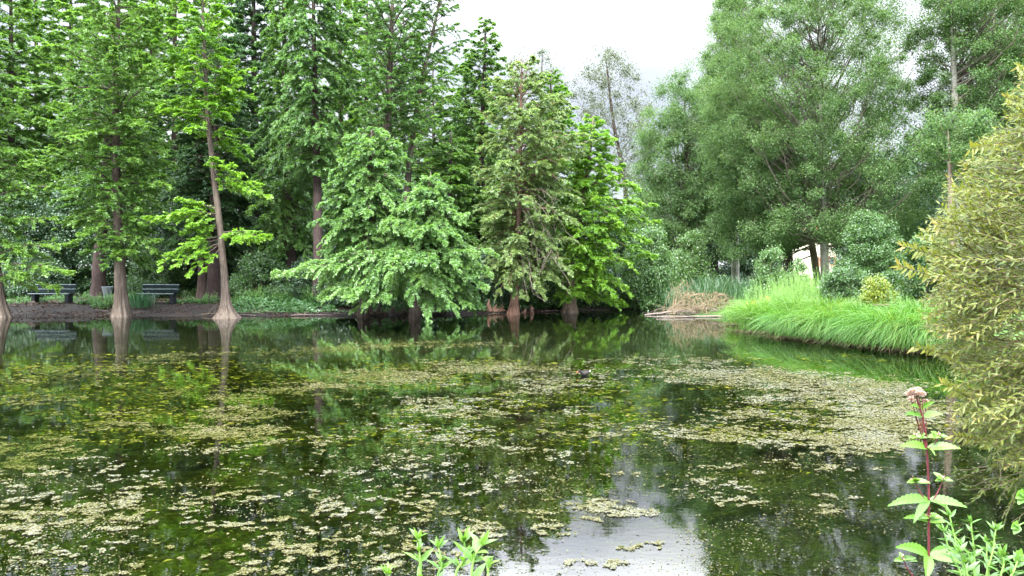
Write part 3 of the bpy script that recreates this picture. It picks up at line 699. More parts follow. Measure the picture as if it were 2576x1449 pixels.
    cypress('bald_cypress', 'pale olive cypress with bare hanging twigs and a reddish foot at the shore', 16, [(1292, 792), (1298, 690), (1303, 560), (1308, 400), (1311, 260), (1313, 148)], 35.6,
            [(690, 1220, 1420), (600, 1190, 1470), (500, 1190, 1490), (400, 1190, 1500), (320, 1190, 1470), (250, 1210, 1430), (190, 1250, 1380), (152, 1295, 1330)], 100, 'cyp_grey', bark='bark_red', r0=.15, flare=1.1, flute=.16, up=(-.1, .45, 1.0), droop=.35, hang=.8, LL=.17, tb=.03, nleaf=16, bare=.12,
            boughs=[(650, 1250, 745, -1.4, .8), (650, 1320, 750, -1.8, .7), (660, 1370, 755, -1.3, .7), (640, 1280, 720, -2.0, .8), (630, 1345, 715, -2.1, .7), (600, 1300, 690, -2.2, .8), (560, 1440, 690, -.8, .6), (580, 1420, 730, -1, .6), (560, 1400, 660, -1.2, .6), (600, 1360, 730, -1, .5)])
    cypress('bald_cypress', 'vivid green cypress with an ivy-clad foot left of the brush pile', 17, [(1432, 785), (1440, 690), (1456, 560), (1480, 420), (1494, 288)], 37.4,
            [(745, 1400, 1570), (690, 1400, 1615), (600, 1420, 1660), (520, 1420, 1665), (470, 1430, 1600), (400, 1430, 1560), (340, 1440, 1550), (292, 1480, 1510)], 90, 'cyp_bright', bark='bark_pale', r0=.2, flare=1.1, flute=.16, up=(.0, .25, .8), droop=.25, hang=.6, LL=.18, tb=.14,
            boughs=[(500, 1640, 520, -.8, .9), (520, 1655, 560, -.3, 1), (560, 1640, 610, -.9, .9), (450, 1610, 480, -1, .9), (600, 1600, 680, -1.2, .9), (660, 1590, 740, -.8, .8), (640, 1520, 720, -1.6, .9), (420, 1560, 430, -1, 1), (350, 1548, 350, -.6, 1), (500, 1560, 560, -1.7, .9)], dens=6.5, nleaf=18)
    cypress('bald_cypress', 'bright cypress spire standing behind the vivid green one', 18, [(1395, 770), (1392, 560), (1388, 380), (1385, 178)], 42,
            [(560, 1290, 1480), (420, 1300, 1490), (320, 1320, 1480), (240, 1345, 1440), (182, 1372, 1398)], 56, 'cyp_bright', bark='bark_dark', r0=.2, flare=.4, flute=.04, up=(.0, .35, 1.0), LL=.19, tb=-.08)
    # --- further cypresses filling the wood behind
    pro = cypress('background_cypress', 'mid-green cypress standing further back in the left woodland', 60, [(440, 745), (440, 500), (440, 200), (440, -190)], 50,
            [(640, 300, 580), (450, 290, 590), (250, 310, 570), (60, 340, 540), (-100, 380, 500), (-180, 425, 455)], 70, 'cyp_mid', bark='bark_dark', r0=.28, flare=.3, flute=.03, up=(.0, .3, .8), LL=.25, tb=.0, group='cypresses further back in the left woodland', dens=5.0)
    for k, (px, D, sc_) in enumerate([(30, 52, 1.0), (185, 55, 1.05), (395, 58, 1.1), (560, 57, 1.0), (860, 54, .95), (920, 60, 1.0), (-90, 50, 1.0), (100, 64, 1.15), (300, 66, 1.15), (1095, 50, .66), (1170, 54, .7), (1010, 56, .85)]):
        p = at(px, 745, D); copy_tree(pro, (p[0], D, gz_(p[0], D) - .1), k * 1.1 + .5, sc_)
    # --- broadleaf trees, centre and right
    broadleaf('poplar_tree', 'thin grey-leaved tree alone in the middle of the sky gap', 30, [(1580, 720), (1578, 560), (1572, 440), (1545, 330), (1530, 200), (1522, 118)], 66,
              [(470, 1545, 1640), (400, 1500, 1650), (320, 1480, 1650), (240, 1430, 1630), (180, 1445, 1600), (140, 1490, 1570), (118, 1512, 1540)], 'poplar_grey', r0=.28, ncl=105, per=110, LL=.17, LW=.6, rc=(.5, 1.1), droop=.5, bark='bark_dark')
    broadleaf('poplar_tree', 'thin grey-leaved treetop peeping over the pale olive cypress', 31, [(1345, 720), (1350, 500), (1358, 300), (1365, 120)], 66,
              [(420, 1280, 1450), (300, 1275, 1440), (220, 1270, 1425), (160, 1280, 1410), (122, 1345, 1390)], 'poplar_grey', r0=.26, ncl=80, per=110, LL=.17, LW=.6, rc=(.5, 1.0), droop=.5, bark='bark_dark')
    broadleaf('alder_tree', 'dark multi-limbed tree fanning out behind the reed bed', 32, [(1737, 715), (1735, 640), (1733, 560), (1728, 430), (1722, 250)], 50,
              [(600, 1640, 1830), (520, 1620, 1870), (420, 1600, 1880), (330, 1610, 1870), (250, 1640, 1820), (200, 1665, 1770), (180, 1690, 1740)], 'poplar', r0=.3, ncl=260, per=330, LL=.11, LW=.65, rc=(.45, .95), elev=1.5, bark='bark_dark', tb=-.05, lowest=2.5, limb_k=1.5)
    broadleaf('white_poplar', 'big silvery poplar with a pale straight trunk, the tallest tree on the right', 33, [(2076, 712), (2074, 600), (2070, 460), (2066, 300), (2062, 120), (2060, -100)], 39,
              [(610, 1890, 2240), (540, 1860, 2320), (440, 1840, 2330), (330, 1790, 2310), (220, 1775, 2310), (110, 1770, 2300), (10, 1800, 2260), (-80, 1840, 2220), (-170, 1950, 2150)], 'poplar', r0=.21, ncl=640, per=340, LL=.085, LW=.75, rc=(.35, .75), elev=1.0, tb=.06, limb_k=1.3, lowest=3.0)
    broadleaf('white_poplar', 'leaning brown-stemmed poplar left of the pale straight trunk', 34, [(2062, 705), (2040, 590), (2005, 480), (1960, 400), (1905, 330), (1850, 220)], 42,
              [(640, 1800, 2010), (540, 1790, 2060), (430, 1780, 2040), (330, 1770, 1990), (240, 1780, 1960)], 'poplar', r0=.2, ncl=240, per=320, LL=.09, LW=.7, rc=(.4, .8), elev=.8, bark='twig', lowest=3.0, limb_k=1.3)
    broadleaf('poplar_tree', 'thick dark ivy-wrapped trunk left of the cream house', 35, [(1985, 712), (1982, 640), (1980, 560), (1975, 420), (1970, 250)], 46,
              [(560, 1860, 2090), (440, 1850, 2110), (330, 1860, 2100), (240, 1880, 2080)], 'poplar', r0=.32, ncl=110, per=220, LL=.13, LW=.7, rc=(.5, .9), bark='bark_dark', tb=-.08, lowest=4.0)
    broadleaf('white_poplar', 'open-crowned poplar with several pale stems behind the yellow-green willow bush', 36, [(2420, 705), (2415, 560), (2408, 400), (2400, 200), (2396, 0), (2392, -120)], 35,
              [(480, 2330, 2640), (380, 2340, 2680), (260, 2320, 2700), (140, 2330, 2700), (20, 2320, 2700), (-100, 2350, 2640)], 'poplar', r0=.24, ncl=380, per=300, LL=.088, LW=.8, rc=(.35, .75), elev=1.0, tb=.0, limb_k=1.6, lowest=4.0)
    broadleaf('poplar_tree', 'leafy poplar at the right edge of the picture', 37, [(2600, 705), (2595, 500), (2585, 300), (2575, 60), (2570, -100)], 40,
              [(560, 2440, 2760), (420, 2430, 2760), (260, 2450, 2750), (120, 2470, 2740), (-60, 2500, 2680)], 'poplar', r0=.24, ncl=280, per=300, LL=.095, LW=.8, rc=(.4, .8), limb_k=1.4, bark='bark_grey')
    broadleaf('tall_poplar', 'tall narrow poplar standing behind the left side of the big silvery one', 38, [(1850, 715), (1850, 450), (1852, 200), (1855, -60)], 52,
              [(480, 1770, 1930), (300, 1765, 1930), (150, 1775, 1920), (50, 1790, 1910), (-50, 1830, 1890)], 'poplar', r0=.25, ncl=260, per=320, LL=.11, LW=.7, rc=(.45, .85), elev=1.8, tb=.05)
    broadleaf('leafy_tree', 'round mid-green small tree right of the pale poplar trunk', 39, [(2178, 725), (2178, 680), (2176, 640), (2175, 575)], 33,
              [(730, 2125, 2240), (690, 2112, 2260), (640, 2112, 2258), (590, 2125, 2250), (560, 2145, 2230), (545, 2160, 2205)], 'broad', r0=.1, ncl=130, per=240, LL=.09, LW=.6, rc=(.25, .5), bark='bark_dark', elev=.9)
    broadleaf('leafy_tree', 'dark broad tree in shade behind the round mid-green one', 40, [(2185, 715), (2182, 600), (2178, 520), (2175, 420)], 43,
              [(640, 2080, 2330), (560, 2070, 2350), (480, 2080, 2340), (420, 2110, 2300)], 'broad_dark', r0=.25, ncl=120, per=230, LL=.12, LW=.65, rc=(.4, .85), bark='bark_dark')
    broadleaf('leafy_tree', 'brown-trunked tree just behind the willow bush, its stem showing through the leaves', 41, [(2398, 760), (2397, 660), (2396, 560), (2390, 440), (2385, 330)], 24,
              [(420, 2330, 2480), (350, 2320, 2490), (290, 2340, 2470)], 'poplar', r0=.17, ncl=50, per=160, LL=.08, LW=.7, rc=(.25, .5), bark='bark_pale', lowest=3.2)

def bushes():
    k = 100
    # understorey shade row behind the left trees
    rows = [(60, 46, 480), (180, 48, 440), (330, 50, 470), (470, 47, 430), (600, 49, 460), (720, 48, 440), (860, 46, 470), (1000, 47, 450), (1140, 48, 480), (1280, 46, 470), (1400, 47, 500), (1520, 48, 520)]
    first = None
    lab = ['behind the left bench', 'behind the grey bin', 'behind the tall fluted cypress', 'behind the right bench', 'behind the pair of dark trunks', 'behind the dark shaded trunk', 'behind the rounded drooping cypress',
           'behind the peaked drooping cypress', 'behind the narrow spire cypress', 'behind the pale olive cypress', 'behind the bright cypress spire', 'behind the vivid green cypress']
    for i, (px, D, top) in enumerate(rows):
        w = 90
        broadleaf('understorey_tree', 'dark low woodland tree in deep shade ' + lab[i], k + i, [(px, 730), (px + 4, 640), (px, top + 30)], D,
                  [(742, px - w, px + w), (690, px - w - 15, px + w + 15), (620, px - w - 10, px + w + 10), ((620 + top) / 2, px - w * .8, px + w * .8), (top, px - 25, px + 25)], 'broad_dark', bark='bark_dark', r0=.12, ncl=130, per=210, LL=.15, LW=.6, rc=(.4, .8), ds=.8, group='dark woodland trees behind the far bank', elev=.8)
    # centre right background row
    rows = [(1600, 60, 470, 'poplar', 'dark bushy tree hanging just right of the vivid green cypress'), (1690, 58, 520, 'broad_dark', 'dark bushy tree behind the light green bush'), (1800, 57, 470, 'broad_dark', 'dark bushy tree behind the cattail reeds'), (1900, 58, 500, 'broad_dark', 'dark bushy tree behind the young pale sapling'),
            (2260, 55, 480, 'broad_dark', 'dark bushy tree right of the round mid-green tree'), (2360, 54, 470, 'broad_dark', 'dark bushy tree behind the yellow shrub'), (2480, 52, 460, 'broad_dark', 'dark bushy tree hidden behind the willow bush')]
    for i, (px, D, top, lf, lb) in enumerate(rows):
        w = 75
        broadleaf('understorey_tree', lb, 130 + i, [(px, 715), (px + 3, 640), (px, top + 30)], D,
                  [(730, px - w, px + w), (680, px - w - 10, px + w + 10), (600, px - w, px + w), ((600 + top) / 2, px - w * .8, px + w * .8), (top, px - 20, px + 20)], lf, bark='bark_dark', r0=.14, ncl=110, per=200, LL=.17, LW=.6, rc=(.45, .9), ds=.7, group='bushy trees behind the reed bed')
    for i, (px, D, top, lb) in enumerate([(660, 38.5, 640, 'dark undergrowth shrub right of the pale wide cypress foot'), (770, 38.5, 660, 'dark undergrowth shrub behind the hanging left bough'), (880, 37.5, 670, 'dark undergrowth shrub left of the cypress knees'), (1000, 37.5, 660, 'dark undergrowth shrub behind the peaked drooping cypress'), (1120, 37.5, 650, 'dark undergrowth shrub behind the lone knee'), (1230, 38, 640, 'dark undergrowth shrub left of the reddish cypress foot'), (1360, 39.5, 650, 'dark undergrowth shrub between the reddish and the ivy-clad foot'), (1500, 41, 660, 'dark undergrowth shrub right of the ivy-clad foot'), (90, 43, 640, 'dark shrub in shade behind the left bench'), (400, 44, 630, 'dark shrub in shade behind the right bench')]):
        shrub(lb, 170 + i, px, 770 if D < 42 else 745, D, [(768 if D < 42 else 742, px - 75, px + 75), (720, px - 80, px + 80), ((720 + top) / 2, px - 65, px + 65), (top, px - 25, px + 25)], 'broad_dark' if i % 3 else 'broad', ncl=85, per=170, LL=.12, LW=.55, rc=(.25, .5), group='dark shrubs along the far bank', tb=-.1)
    shrub('large-leaved green shrub at the end of the mud shore, left of the brush pile', 150, 1625, 775, 39.5, [(772, 1560, 1680), (730, 1550, 1700), (680, 1560, 1700), (630, 1590, 1680), (585, 1620, 1660)], 'broad_light', ncl=110, per=200, LL=.16, LW=.34, rc=(.3, .6), droop=.8, tb=-.15)
    shrub('light green bush behind the reeds beside the large-leaved shrub', 151, 1735, 740, 43, [(735, 1660, 1790), (690, 1665, 1785), (640, 1690, 1775), (590, 1720, 1765)], 'broad_light', ncl=90, per=170, LL=.12, LW=.45, rc=(.3, .55), tb=-.05)
    shrub('young pale-leaved sapling behind the grassy point', 152, 1935, 745, 33, [(740, 1885, 1975), (700, 1895, 1970), (660, 1910, 1965), (622, 1928, 1952)], 'broad_light', ncl=55, per=110, LL=.08, LW=.7, rc=(.2, .36), tb=-.1, name='sapling', cat='sapling')
    shrub('slender pale sapling in front of the cream house', 153, 2010, 740, 33.5, [(735, 1985, 2040), (690, 1990, 2032), (650, 2003, 2025)], 'broad_light', ncl=24, per=90, LL=.08, LW=.7, rc=(.16, .3), tb=-.15, name='sapling', cat='sapling')
    shrub('dense dark green rounded shrub below the pale poplar trunk', 154, 2120, 768, 28.5, [(766, 2075, 2170), (735, 2062, 2180), (700, 2070, 2172), (672, 2095, 2150)], 'broad', ncl=70, per=190, LL=.085, LW=.5, rc=(.16, .32), tb=-.15)
    shrub('green and yellow shrub with golden shoots right of the dark rounded shrub', 155, 2195, 782, 27, [(782, 2165, 2235), (750, 2160, 2240), (720, 2175, 2232), (700, 2195, 2222)], 'yellow_leaf', ncl=48, per=130, LL=.08, LW=.55, rc=(.13, .26), tb=-.1)
    shrub('small bright yellow shrub near the willow bush', 156, 2285, 770, 29, [(768, 2250, 2315), (745, 2250, 2315), (722, 2265, 2300)], 'yellow_leaf', ncl=32, per=120, LL=.085, LW=.55, rc=(.14, .28), tb=.0)
    shrub('dark green shrub between the two yellow shrubs', 157, 2245, 770, 30.5, [(770, 2215, 2290), (730, 2210, 2290), (690, 2225, 2275)], 'broad', ncl=50, per=160, LL=.09, LW=.55, rc=(.16, .32), tb=-.1)
    shrub('dark leafy bush behind the willow, in front of the brown trunk', 158, 2340, 770, 28, [(768, 2280, 2420), (710, 2270, 2430), (650, 2280, 2420), (600, 2310, 2400)], 'broad', ncl=80, per=170, LL=.1, LW=.55, rc=(.2, .4), tb=-.12)

# ------------------------------------------------------------------ small plants
def blade_clump(mb, rg, base, n, L, width, arch, bias=(0, 0), spread=.25, mat=0, tl=0.0, seg=5, up=1.0):
    b = np.stack([rg.normal(0, spread, n), rg.normal(0, spread, n), np.zeros(n)], -1)
    out = b[:, :2] / max(spread, 1e-3) * .5 + rg.normal(0, .6, (n, 2)) + np.array(bias)
    out = out / np.maximum(np.linalg.norm(out, axis=1, keepdims=True), .3)
    Ln = L * rg.uniform(.55, 1.15, n); ar = arch * rg.uniform(.5, 1.35, n)
    s = np.linspace(0, 1, seg + 1)
    hor = Ln[:, None] * (.12 * s + .75 * np.minimum(ar, 1.25)[:, None] * s ** 1.7)
    ver = Ln[:, None] * up * (s[None] * 1.0 - (.25 + .62 * ar)[:, None] * s[None] ** 2.1)
    c = base + b[:, None, :] + np.concatenate([out[:, None, :] * hor[..., None], ver[..., None]], -1)
    side = np.stack([-out[:, 1], out[:, 0], rg.normal(0, .2, n)], -1); side = nrm(side + rg.normal(0, .35, (n, 3)))
    wd = width * rg.uniform(.6, 1.2, n)[:, None] * (1 - s[None] ** 2.2 * .93) * .5
    A = c + side[:, None, :] * wd[..., None]; B = c - side[:, None, :] * wd[..., None]
    V = np.stack([A, B], 2).reshape(-1, 3)
    i = np.arange(n)[:, None] * (2 * (seg + 1)) + np.arange(seg)[None] * 2
    q = np.stack([i, i + 1, i + 3, i + 2], -1).reshape(-1, 4)
    ti = np.clip(rg.random(n) * .6 + .2 + tl, 0, 1)
    mb.add(V, q, np.repeat(ti, seg), mat)

def gz_(x, y): return float(terrain(np.array([x]), np.array([y]))[0])

def tussocks():
    rg = np.random.default_rng(77)
    spots = [(1868, 818, .75, .5), (1905, 836, .9, .6), (1945, 838, 1.0, .7), (1990, 850, 1.2, .9), (2045, 852, 1.2, .9), (2085, 860, 1.15, .9), (2140, 864, 1.2, .8), (2185, 872, 1.15, .9), (2240, 876, 1.2, .9), (2290, 882, 1.2, .9), (2345, 886, 1.15, .9), (2400, 890, 1.1, .9),
             (1925, 826, .95, .6), (2000, 838, 1.0, .6), (2068, 846, 1.0, .7), (2160, 853, 1.0, .7), (2215, 861, 1.0, .7), (2310, 864, 1.0, .7)]
    names = ['at the tip of the grassy point', 'second from the tip of the grassy point', 'above the bare undercut of the grassy point', 'leaning over the water below the pale sapling', 'below the leafy herb mound', 'below the dense dark rounded shrub', 'with yellowish tips below the green and yellow shrub',
             'third along the water from the willow bush', 'second along the water from the willow bush', 'beside the willow bush at the water', 'half hidden by the willow twigs', 'mostly hidden behind the willow bush', 'set back behind the tip of the grassy point', 'set back in front of the leafy herb mound', 'set back in front of the dark rounded shrub',
             'set back in front of the green and yellow shrub', 'set back in front of the pale bench', 'set back beside the willow bush']
    for i, (px, py, L, ar) in enumerate(spots):
        p = ground(px, py); d = nrm(p[:2] - np.array([0, 0]))
        x, y = p[0] + d[0] * .25 + .1, p[1] + d[1] * .35
        z = max(gz_(x, y), .06)
        root = empty('sedge_tussock', (x, y, z))
        mb = MB(); sd = np.random.default_rng(500 + i); L *= sd.uniform(.85, 1.2)
        blade_clump(mb, sd, np.zeros(3), 1000, L * (1.32 if i < 12 else (1.5 if px < 2100 else 1.15)), .017, ar * 1.0, bias=(-.5, -.45) if i < 12 else (-.2, -.1), spread=.26, tl=sd.uniform(-.22, .22), up=1.25)
        mb.build('blades', M['sedge'], root)
        if i < 12:
            m2 = MB(); blade_clump(m2, sd, np.array([-.1, -.15, -.05]), 260, .5, .014, 1.35, bias=(-.4, -.8), spread=.3, up=.55)
            m2.build('dry_skirt', M['sedge_dry'], root)
        tag(root, 'arching green sedge tussock ' + names[i], 'grass tussock', 'sedge tussocks along the right bank')

def leafy_mound(name, label, seed, px, py, z0D, w, h, n, LL, LW, leaf, cat='plant', group=None, depth=None, tb=0.0, stems=True, D=None):
    """knee-high leafy plants: upright stems with leaves in pairs"""
    rg = np.random.default_rng(seed)
    p = at(px, py, D) if D else ground(px, py)
    x0, y0 = p[0], p[1]; dp = depth or w * .5
    nz = gz_(x0, y0)
    root = empty(name, (x0, y0, nz)); mb = MB(); st = MB()
    ns = n
    a = rg.random(ns) * 2 * np.pi; r = rg.random(ns) ** .5
    sx, sy = w / 2 * r * np.cos(a), dp * r * np.sin(a)
    hh = h * (1 - .55 * r ** 2) * rg.uniform(.65, 1.15, ns)
    gz = terrain(x0 + sx, y0 + sy) - nz
    b = np.stack([sx, sy, gz - .02], -1)
    lean = rg.normal(0, .12, (ns, 2)) + np.stack([np.cos(a), np.sin(a)], -1) * .12 * r[:, None]
    top = b + np.concatenate([lean * hh[:, None], hh[:, None]], 1)
    q = np.linspace(0, 1, 4)[None, :, None]
    tubes(st, b[:, None, :] * (1 - q) + top[:, None, :] * q, np.broadcast_to(np.array([.006, .005, .004, .002]), (ns, 4)), 3)
    m = 12
    t = rg.uniform(.15, 1.0, (ns, m)); az = rg.random((ns, m)) * 2 * np.pi
    P = b[:, None, :] * (1 - t[..., None]) + top[:, None, :] * t[..., None]
    d = np.stack([np.cos(az), np.sin(az), rg.normal(-.1, .35, (ns, m))], -1)
    L_ = LL * (1.15 - .5 * t) * rg.uniform(.7, 1.2, (ns, m))
    nm = np.array([0, -.2, 1.0]) + rg.normal(0, .3, (ns, m, 3))
    ti = np.clip(.25 * rg.random((ns, 1)) + .3 * rg.random((ns, m)) + .3 * t + tb, 0, 1)
    leaves(mb, P.reshape(-1, 3), d.reshape(-1, 3), nm.reshape(-1, 3), L_.ravel(), (L_ * LW).ravel(), ti.ravel(), mid=.4)
    st.build('stems', M['stem_green'], root); mb.build('foliage', M[leaf], root)
    tag(root, label, cat, group)
    return root

def small_plants():
    g = 'nettle clumps along the far bank'
    N = [(70, 786, 2.0, .45, 90, 'nettle clump between the cut-off cypress and the left bench'), (178, 784, .9, .4, 45, 'small nettle clump in front of the left bench end'), (222, 788, 1.0, .55, 70, 'nettle clump left of the fluted cypress foot'), (265, 790, 1.3, .75, 110, 'tall nettle clump touching the fluted cypress foot'),
         (475, 786, 1.0, .35, 45, 'low nettle clump on the bare path edge'), (525, 786, 1.0, .6, 60, 'nettle clump just left of the pale wide cypress foot'), (600, 789, .7, .6, 60, 'bright nettle clump right of the pale wide cypress foot'),
         (650, 787, 1.5, .9, 170, 'waist-high nettle clump right of the wide cypress foot'), (720, 787, 1.6, 1.0, 180, 'dense nettle clump below the dark shaded trunk'), (790, 787, 1.6, 1.05, 180, 'nettle clump under the hanging left bough'), (860, 787, 1.6, .9, 160, 'nettle clump left of the cypress knees'),
         (1180, 786, 1.8, .9, 150, 'shaded nettle clump right of the cypress knees'), (1250, 784, 1.4, .9, 130, 'nettle clump left of the reddish cypress foot'), (1345, 780, 1.6, .95, 160, 'nettle clump right of the reddish cypress foot'), (1395, 778, 1.2, .8, 110, 'nettle clump left of the ivy-clad foot'), (1480, 774, 1.6, .9, 140, 'nettle clump right of the ivy-clad foot')]
    for i, (px, py, w, h, n, lb) in enumerate(N):
        leafy_mound('nettle_clump', lb, 300 + i, px, py - 2, 0, w, h, n, .11, .55, 'nettle', 'nettles', g, depth=.6, tb=-.05)
    N2 = [(20, 772, 1.6, .5, 80, 'nettle clump behind the cut-off cypress foot'), (150, 775, 1.6, .4, 70, 'nettle clump under the left bench'), (240, 770, 1.2, .6, 80, 'nettle clump below the litter bin'), (340, 772, 1.2, .6, 80, 'nettle clump behind the iris leaves'), (505, 768, 1.4, .7, 90, 'nettle clump in front of the pair of dark trunks'), (445, 782, .9, .3, 40, 'low nettle clump in front of the right bench leg'), (620, 765, 1.8, .9, 140, 'nettle clump at the end of the bare path'), (1560, 770, 1.4, .7, 110, 'nettle clump left of the large-leaved shrub')]
    for i, (px, py, w, h, n, lb) in enumerate(N2):
        leafy_mound('nettle_clump', lb, 380 + i, px, py, 0, w, h, n, .1, .55, 'nettle', 'nettles', g, depth=.6, tb=-.05)
    H = [(1905, 808, 28.5, 1.3, .8, 110, 'low light herb clump behind the tip of the grassy point'), (1960, 800, 29.5, 1.7, 1.35, 190, 'light green herb clump left of the tallest herbs'), (2010, 795, 30, 1.7, 1.75, 220, 'tallest light green herb clump below the cream house'), (2060, 795, 29, 1.6, 1.5, 200, 'light green herb clump beside the dark rounded shrub'),
         (2020, 835, 26.5, 1.5, .55, 130, 'low herb clump among the sedge tussocks'), (2110, 815, 26.5, 1.2, .5, 90, 'low herb clump in front of the dark rounded shrub')]
    for i, (px, py, D, w, h, n, lb) in enumerate(H):
        leafy_mound('herb_clump', lb, 340 + i, px, py, 0, w, h, n, .07, .5, 'broad_light', 'plant', 'light herb clumps on the grassy point', depth=.7, tb=.1, D=D)
    for i, (px, py, D, w, h, n, lb) in enumerate([(1930, 790, 31.5, 1.8, 1.5, 190, 'tall herb clump at the foot of the young pale sapling'), (1985, 785, 32, 1.8, 1.7, 190, 'tall herb clump in front of the dark ivy trunk'), (2075, 790, 31, 1.6, 1.5, 170, 'tall herb clump at the foot of the pale poplar trunk'), (1870, 790, 33, 1.6, 1.0, 150, 'herb clump between the reeds and the grassy point'), (2160, 800, 27.2, 1.4, .7, 120, 'herb clump in front of the green and yellow shrub'), (2250, 800, 26.5, 1.6, .7, 120, 'herb clump behind the pale bench')]):
        leafy_mound('herb_clump', lb, 360 + i, px, py, 0, w, h, n, .075, .5, 'broad_light' if i != 3 else 'nettle', 'plant', 'light herb clumps on the grassy point', depth=.8, tb=.0, D=D)
    # yellow flag flowers
    for i, (px, py, D, lb) in enumerate([(1880, 770, 29.5, 'yellow flowers on a stalk at the tip of the grassy point'), (1896, 764, 29.8, 'yellow flowers right of the first yellow flower stalk'), (1928, 752, 30, 'yellow flower stalk among the light green herbs')]):
        rg = np.random.default_rng(800 + i)
        t = at(px, py, D); gz = gz_(t[0], t[1]); root = empty('flower', (t[0], t[1], gz)); h = t[2] - gz
        a = MB(); tubes(a, np.array([[0, 0, 0], [.02, 0, h * .5], [0, 0, h]]), np.array([.008, .006, .005]), 5); a.build('stem', M['stem_green'], root)
        b = MB(); n = 26; d = rg.normal(0, 1, (n, 3)); leaves(b, np.array([0, 0, h]) + rg.normal(0, .05, (n, 3)), d, rg.normal(0, 1, (n, 3)), .09, .06, rg.random(n)); b.build('petals', M['yellow_flower'], root)
        tag(root, lb, 'flower')
    mb = MB(); n = 90000; rg = np.random.default_rng(66)
    px = rg.uniform(560, 1680, n); D = rg.uniform(34.5, 43, n); x = (px - CX) / F * D; y = D
    d = pond_sd(x, y); hv = fbm(x * .8, y * .8, oct=3, seed=71)
    ok = (d > .75 + .5 * fbm(x * 1.3, y, seed=72)) & (d < 4) & (hv > .33); x, y, hv, d = x[ok], y[ok], hv[ok], d[ok]; k = len(x)
    z = terrain(x, y) + rg.random(k) ** 1.3 * (.12 + .9 * np.clip(hv - .3, 0, 1)) * smooth(.7, 1.6, d)
    leaves(mb, np.stack([x, y, z], -1), np.stack([rg.normal(0, 1, k), rg.normal(-.4, 1, k), rg.normal(-.1, .3, k)], -1), np.array([0, -.5, 1.0]) + rg.normal(0, .4, (k, 3)), rg.uniform(.07, .14, k), rg.uniform(.05, .085, k), np.clip(rg.random(k) * .6 + hv - .3, 0, 1))
    o = mb.build('ground_cover', M['nettle']); tag(o, 'low leafy ground cover along the shaded far bank', 'ground cover', kind='stuff')
    mb = MB(); n = 60000; rg = np.random.default_rng(67)
    px = rg.uniform(-150, 1700, n); D = rg.uniform(33.6, 47, n) ; x = (px - CX) / F * D; y = D
    d = pond_sd(x, y); ok = (d > .05) & (rg.random(n) < np.clip(fbm(x * 1.1, y * 1.1, oct=3, seed=73) * 2.6 - .75, 0, 1)); x, y = x[ok], y[ok]; k = len(x)
    leaves(mb, np.stack([x, y, terrain(x, y) + .012], -1), np.stack([rg.normal(0, 1, k), rg.normal(0, 1, k), rg.normal(.1, .3, k)], -1), np.array([0, 0, 1.0]) + rg.normal(0, .5, (k, 3)), rg.uniform(.05, .13, k), rg.uniform(.025, .06, k), rg.random(k))
    o = mb.build('leaf_litter', M['litter']); tag(o, 'brown fallen leaves littering the far bank', 'leaf litter', kind='stuff')
    # iris leaves beside second bench
    rg = np.random.default_rng(61)
    p = ground(358, 788); root = empty('iris_clump', (p[0], p[1], gz_(p[0], p[1])))
    mb = MB(); blade_clump(mb, rg, np.zeros(3), 190, 1.05, .03, .25, spread=.28, up=1.1); mb.build('blades', M['iris'], root)
    tag(root, 'upright dark iris leaves in front of the right bench', 'plant')
    p = ground(1545, 774); root = empty('dock_clump', (p[0], p[1], gz_(p[0], p[1])))
    mb = MB(); blade_clump(mb, rg, np.zeros(3), 90, .9, .05, .5, spread=.4, up=1.0); mb.build('blades', M['iris'], root)
    tag(root, 'broad-bladed waterside plant on the mud left of the large-leaved shrub', 'plant')
    # reeds
    mb = MB(); rg = np.random.default_rng(62)
    n = 2600
    px = rg.uniform(1690, 1900, n); D = rg.uniform(36.5, 42, n)
    for k in range(26):
        c = at(rg.uniform(1700, 1895), 760, rg.uniform(36.5, 41.5)); c[2] = max(gz_(c[0], c[1]), 0) - .02
        blade_clump(mb, rg, c, 110, rg.uniform(1.1, 1.75), .022, .22, spread=.35, up=1.1)
    o = mb.build('reeds', M['reed']); tag(o, 'bed of upright blue-green reeds behind the brush pile', 'reeds', kind='stuff')
    # bleached reed stalks
    for i, (px, py, D) in enumerate([(1846, 745, 34.5), (1905, 742, 33), (1915, 738, 33.2), (1940, 740, 33)]):
        t = at(px, py, D); gz = gz_(t[0], t[1]); h = max(t[2] - gz, .5)
        a = MB(); tubes(a, np.array([[0, 0, 0], [.03, 0, h * .5], [.02, 0, h]]), np.array([.014, .011, .006]), 5)
        o = a.build('dead_reed_stalk', M['dead_grey']); o.location = (t[0], t[1], gz)
        tag(o, ['bleached upright stalk at the right end of the brush pile', 'bleached stalk standing at the tip of the grassy point', 'taller of the bleached stalks among the herbs', 'bleached stalk just left of the light herb clump'][i], 'reed stalk')

